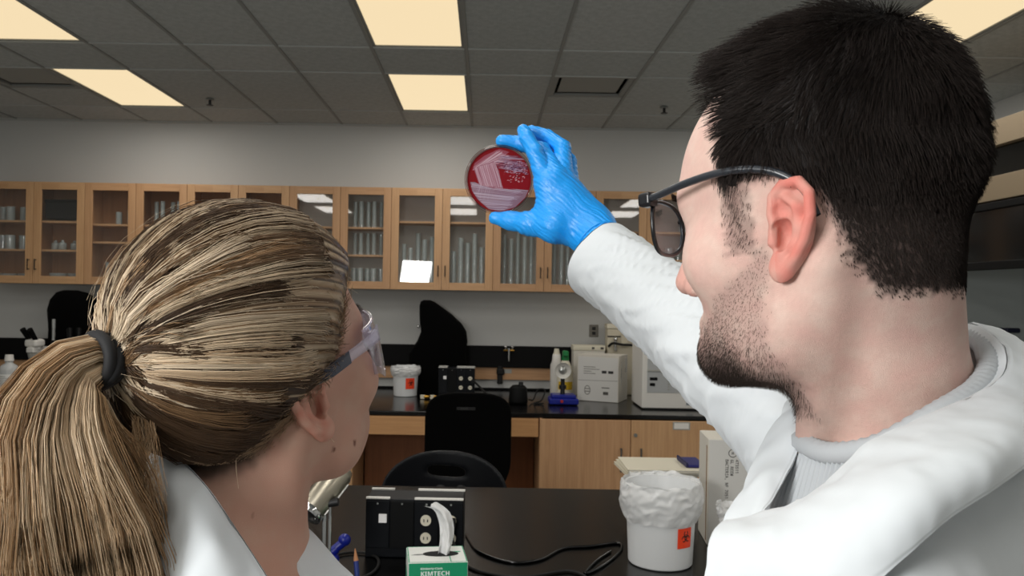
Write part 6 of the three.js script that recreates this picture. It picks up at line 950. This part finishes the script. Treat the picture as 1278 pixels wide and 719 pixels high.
    // short wisps under the tie and a few strands down the neck
    for (let i = 0; i < 90; i++) { const a = Q(150 + 30 * r(), 475 + 15 * r(), 0.64), b = Q(165 + 30 * r(), 530 + 20 * r(), 0.63), e2 = Q(150 + 60 * r(), 600 + 45 * r(), 0.615); hs.add(new THREE.CatmullRomCurve3([T.clone().add(V((r() - 0.5) * 0.01, -0.01, 0)), a, b, e2]).getPoints(10), 0.0003, 0.00012, mix3(brown, honey, r()), mix3(honey, blonde, r() * 0.6)); }
    for (const [x0, y0, x1, y1, x2, y2] of [[296, 560, 294, 580, 297, 610], [397, 535, 402, 536, 417, 552]]) { const q = [hit(x0, y0), hit(x1, y1), hit(x2, y2)].map((p) => p.clone().lerp(V(0, EYE, 0), 0.004)); for (let k = 0; k < 4; k++) hs.add(new THREE.CatmullRomCurve3(q.map((p) => p.clone().add(V(0.0005 * r(), 0, 0)))).getPoints(8), 0.00022, 0.0001, blonde); }
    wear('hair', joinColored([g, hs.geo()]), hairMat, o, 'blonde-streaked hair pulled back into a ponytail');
    // hair tie
    const dir = tc.getTangentAt(0.02), tq = new THREE.Quaternion().setFromUnitVectors(V(0, 0, 1), dir), tie = thing('hair_tie', 'black elastic hair tie round the ponytail', 'hair tie', arr(tc.getPointAt(0.022)));
    part('band', [0, 1, 2].map((k) => new THREE.TorusGeometry(0.0165 + 0.001 * (k % 2), 0.0046, 12, 44).rotateX(0.25 * (k - 1)).translate(0, 0, (k - 1) * 0.006).applyQuaternion(tq)), std(0x0a0b0e, 0.75), tie);
  }
  for (const s of [-1, 1]) { const g = new THREE.SphereGeometry(0.0122, 20, 14); paint(g, (x, y, z) => { const a = Math.hypot(x, y); return z < 0 && a < 0.0027 ? [0.005, 0.005, 0.005] : z < 0 && a < 0.0058 ? [0.05, 0.09, 0.12] : [0.75, 0.72, 0.7]; }); g.deleteAttribute('uv'); g.translate(s * 0.032, 0.015, -0.0838).applyMatrix4(H.m); wear('eye', g, phy({ color: 0xffffff, vertexColors: true, roughness: 0.12 }), o); }
  { const r = mulberry(3); for (const s of [-1, 1]) { const ey = new Hairs(); for (let i = 0; i < 160; i++) { const t = r(), x = s * lerp(0.014, 0.048, t), y = 0.037 + 0.006 * Math.sin(t * 2.6) + 0.003 * (r() - 0.5); let z = -0.13; while (head(x, y, z) > 0 && z < 0) z += 0.0008; const p = V(x, y, z); ey.add([0, 0.5, 1].map((q) => p.clone().add(V(s * 0.006 * q, 0.002 * q, -0.0015 * Math.sin(q * 3))).applyMatrix4(H.m)), 0.00014, 0.00005, brown); } wear('eyebrow', ey.geo(), darkHairMat, o); } }
  // lab coat
  const cu = Math.cos(BY), su = Math.sin(BY), toB = (x, y, z) => { const dx = x - N.x, dz = z - N.z; return [dx * cu - dz * su, y - N.y, dx * su + dz * cu]; };
  const hemY = 0.55, coatTrunk = bones([...fig.trunk.map(([a, b, r1, r2]) => [a, b, r1 + 0.015, r2 + 0.02]), [fig.yr(0, -0.48, 0.02), [fig.yr(0, 0, 0.03)[0], hemY + 0.02, fig.yr(0, 0, 0.03)[2]], 0.15, 0.19]], 0.06);
  const shell = mesher((x, y, z) => { const d = coatTrunk(x, y, z), b = toB(x, y, z), open = Math.max(Math.abs(b[0]) - pl([[-0.5, 0.004], [-0.34, 0.02], [-0.2, 0.06], [-0.12, 0.09], [0, 0.12]], b[1]), b[2] - 0.01); return Math.max(Math.abs(d) - 0.006, -open, hemY - y, b[1] + 0.06 + b[2] * 0.2); }, [N.x - 0.36, hemY - 0.02, N.z - 0.38], [N.x + 0.36, N.y + 0.05, N.z + 0.38], 0.0075);
  displace(shell, (x, y, z) => 0.005 * fbm(x * 9, y * 5, z * 9, 3));
  const sl = wrists.map(([sh, el, wr], k) => sleeve([sh.clone().add(V(0, 0.008, 0)), sh.clone().lerp(el, 0.5), el, el.clone().lerp(wr, 0.5), wr.clone().lerp(el, 0.06)], [[0, 0.07], [0.3, 0.062], [0.55, 0.056], [1, 0.046]], (t, a) => 0.004 * noise(t * 14 + Math.sin(a) * 2, Math.cos(a), k + 3)));
  const near = loft([[Q(196, 560, 0.70), Q(222, 574, 0.675), Q(255, 608, 0.655), Q(293, 662, 0.645), Q(332, 722, 0.635), Q(360, 790, 0.63)], [Q(186, 572, 0.69), Q(208, 600, 0.655), Q(238, 650, 0.628), Q(270, 700, 0.615), Q(300, 760, 0.61), Q(330, 810, 0.61)], [Q(180, 600, 0.68), Q(190, 650, 0.65), Q(205, 710, 0.62), Q(225, 760, 0.605), Q(250, 800, 0.6), Q(290, 840, 0.6)]], 60, 20, 0.004, (u, q, p) => 0.002 * fbm(p.x * 20, p.y * 20, p.z * 20, 2));
  const nearIn = loft([[Q(198, 560, 0.702), Q(224, 574, 0.677), Q(257, 608, 0.657), Q(295, 662, 0.648), Q(334, 722, 0.638)], [Q(214, 580, 0.715), Q(236, 595, 0.70), Q(268, 630, 0.69), Q(300, 690, 0.68), Q(335, 740, 0.67)]], 50, 8, 0.003);
  const far = loft([[Q(352, 632, 0.80), Q(364, 640, 0.775), Q(392, 668, 0.75), Q(424, 703, 0.73), Q(455, 735, 0.715), Q(480, 780, 0.71)], [Q(350, 640, 0.78), Q(360, 655, 0.75), Q(380, 688, 0.725), Q(405, 722, 0.705), Q(430, 765, 0.70), Q(450, 800, 0.70)], [Q(346, 650, 0.765), Q(352, 668, 0.735), Q(362, 696, 0.71), Q(376, 726, 0.69), Q(395, 770, 0.685), Q(410, 810, 0.685)]], 60, 18, 0.004, (u, q, p) => 0.0018 * fbm(p.x * 20, p.y * 20, p.z * 20, 2));
  wear('lab_coat', joinBare([shell, ...sl, near, nearIn, far]), clothMat, o, 'white lab coat with open collar');
  wear('shirt', mesher((x, y, z) => { const d = trunk(x, y, z) - 0.005, b = toB(x, y, z); return Math.max(d, b[1] + 0.16 - Math.abs(b[0]) * 0.3, -0.46 - b[1]); }, [N.x - 0.22, N.y - 0.48, N.z - 0.24], [N.x + 0.22, N.y - 0.06, N.z + 0.24], 0.01), shirtMat, o, 'dark shirt');
  wear('trousers', mesher((x, y, z) => Math.max(bones([...fig.legs.map(([a, b, r1, r2]) => [a, b, r1 + 0.012, r2 + 0.014]), ...fig.trunk.slice(-1), ...fig.trunk.slice(-4, -3)], 0.03)(x, y, z), 0.07 - y, y - (N.y - 0.45)), [N.x - 0.3, 0.05, N.z - 0.3], [N.x + 0.3, N.y - 0.43, N.z + 0.3], 0.012), trouserMat, o, 'dark trousers');
  for (const [a, b, r1, r2] of fig.feet) wear('shoe', mesher((x, y, z) => smax(cone(x, y, z, a, b, r1 + 0.006, r2 + 0.006), -(y - 0.002), 0.006), [Math.min(a[0], b[0]) - 0.07, -0.01, Math.min(a[2], b[2]) - 0.07], [Math.max(a[0], b[0]) + 0.07, 0.11, Math.max(a[2], b[2]) + 0.07], 0.006), shoeMat, o, 'black shoe');
  // safety glasses: two ribbons and a wrap-round lens
  const clear = phy({ color: 0xf1eef6, transmission: 0.93, thickness: 0, roughness: 0.08, ior: 1.7, side: THREE.DoubleSide }), gt = thing('safety_glasses', 'clear wrap-around safety glasses worn by the fair-haired person', 'safety glasses', arr(c)), L = (x, y, z) => V(x, y, z).applyMatrix4(H.m);
  for (const s of [-1, 1]) { const hh = 0.0048, edge = (k) => [L(s * 0.0735, 0.018 + k * hh * 0.7, 0.012), L(s * 0.076, 0.0195 + k * hh, -0.01), L(s * 0.0765, 0.0225 + k * hh, -0.04), L(s * 0.074, 0.0245 + k * hh * 1.15, -0.068), L(s * 0.07, 0.026 + k * hh * 1.5, -0.083)]; part('temple', loft([edge(1), edge(0), edge(-1)], 40, 8, 0.0026).translate(-c.x, -c.y, -c.z), phy({ color: 0xe6e3ee, transmission: 0.82, thickness: 0, roughness: 0.12, ior: 1.6 }), gt); }
  for (const s of [-1, 1]) { const hh = 0.0052, edge = (k) => [L(s * 0.0749, 0.0178 + k * hh * 0.6, 0.014), L(s * 0.0776, 0.0195 + k * hh, -0.01), L(s * 0.0782, 0.0222 + k * hh, -0.036)]; part('temple_sleeve', loft([edge(1), edge(0), edge(-1)], 30, 8, 0.0012).translate(-c.x, -c.y, -c.z), phy({ color: 0x3c4050, transmission: 0.35, thickness: 0, roughness: 0.25 }), gt, 'dark grey temple sleeve'); part('hinge', bx(0.004, 0.011, 0.01, s * 0.0705, 0.025, -0.075, 0.0018).applyMatrix4(H.m).translate(-c.x, -c.y, -c.z), phy({ color: 0xf4f2f8, transmission: 0.6, thickness: 0, roughness: 0.1, ior: 1.8 }), gt); }
  const arc = (y, rx, rz, z0) => Array.from({ length: 33 }, (_, i) => { const a = (i / 32 - 0.5) * 2.7; return L(Math.sin(a) * rx, y - (Math.abs(Math.sin(a)) < 0.2 ? 0 : 0), z0 - Math.cos(a) * rz); });
  const bottom = Array.from({ length: 33 }, (_, i) => { const a = (i / 32 - 0.5) * 2.7, q = Math.abs(Math.sin(a)); return L(Math.sin(a) * 0.074, lerp(0.012, -0.02, sstep(0.0, 0.35, q)) + 0.014 * sstep(0.8, 1, q), -0.05 - Math.cos(a) * 0.068); });
  part('lens', loft([arc(0.034, 0.0715, 0.066, -0.05), arc(0.013, 0.0745, 0.069, -0.05), bottom], 96, 14, 0.002).translate(-c.x, -c.y, -c.z), clear, gt, 'clear curved lens');
  part('brow_bar', new THREE.TubeGeometry(new THREE.CatmullRomCurve3(arc(0.0343, 0.0722, 0.0668, -0.05)), 90, 0.0018, 8, false).translate(-c.x, -c.y, -c.z), clear, gt);
  const ep = hit(405, 541), er = thing('earring', 'small clear stud earring in the ear of the fair-haired person', 'earring', arr(ep.clone().lerp(V(0, EYE, 0), 0.002))); part('stone', new THREE.IcosahedronGeometry(0.0026, 1), phy({ color: 0xeef2f5, roughness: 0.05, metalness: 0.6 }), er); part('setting', new THREE.TorusGeometry(0.0028, 0.0006, 8, 20), M.chrome, er);
}
renderer.render(scene, camera);
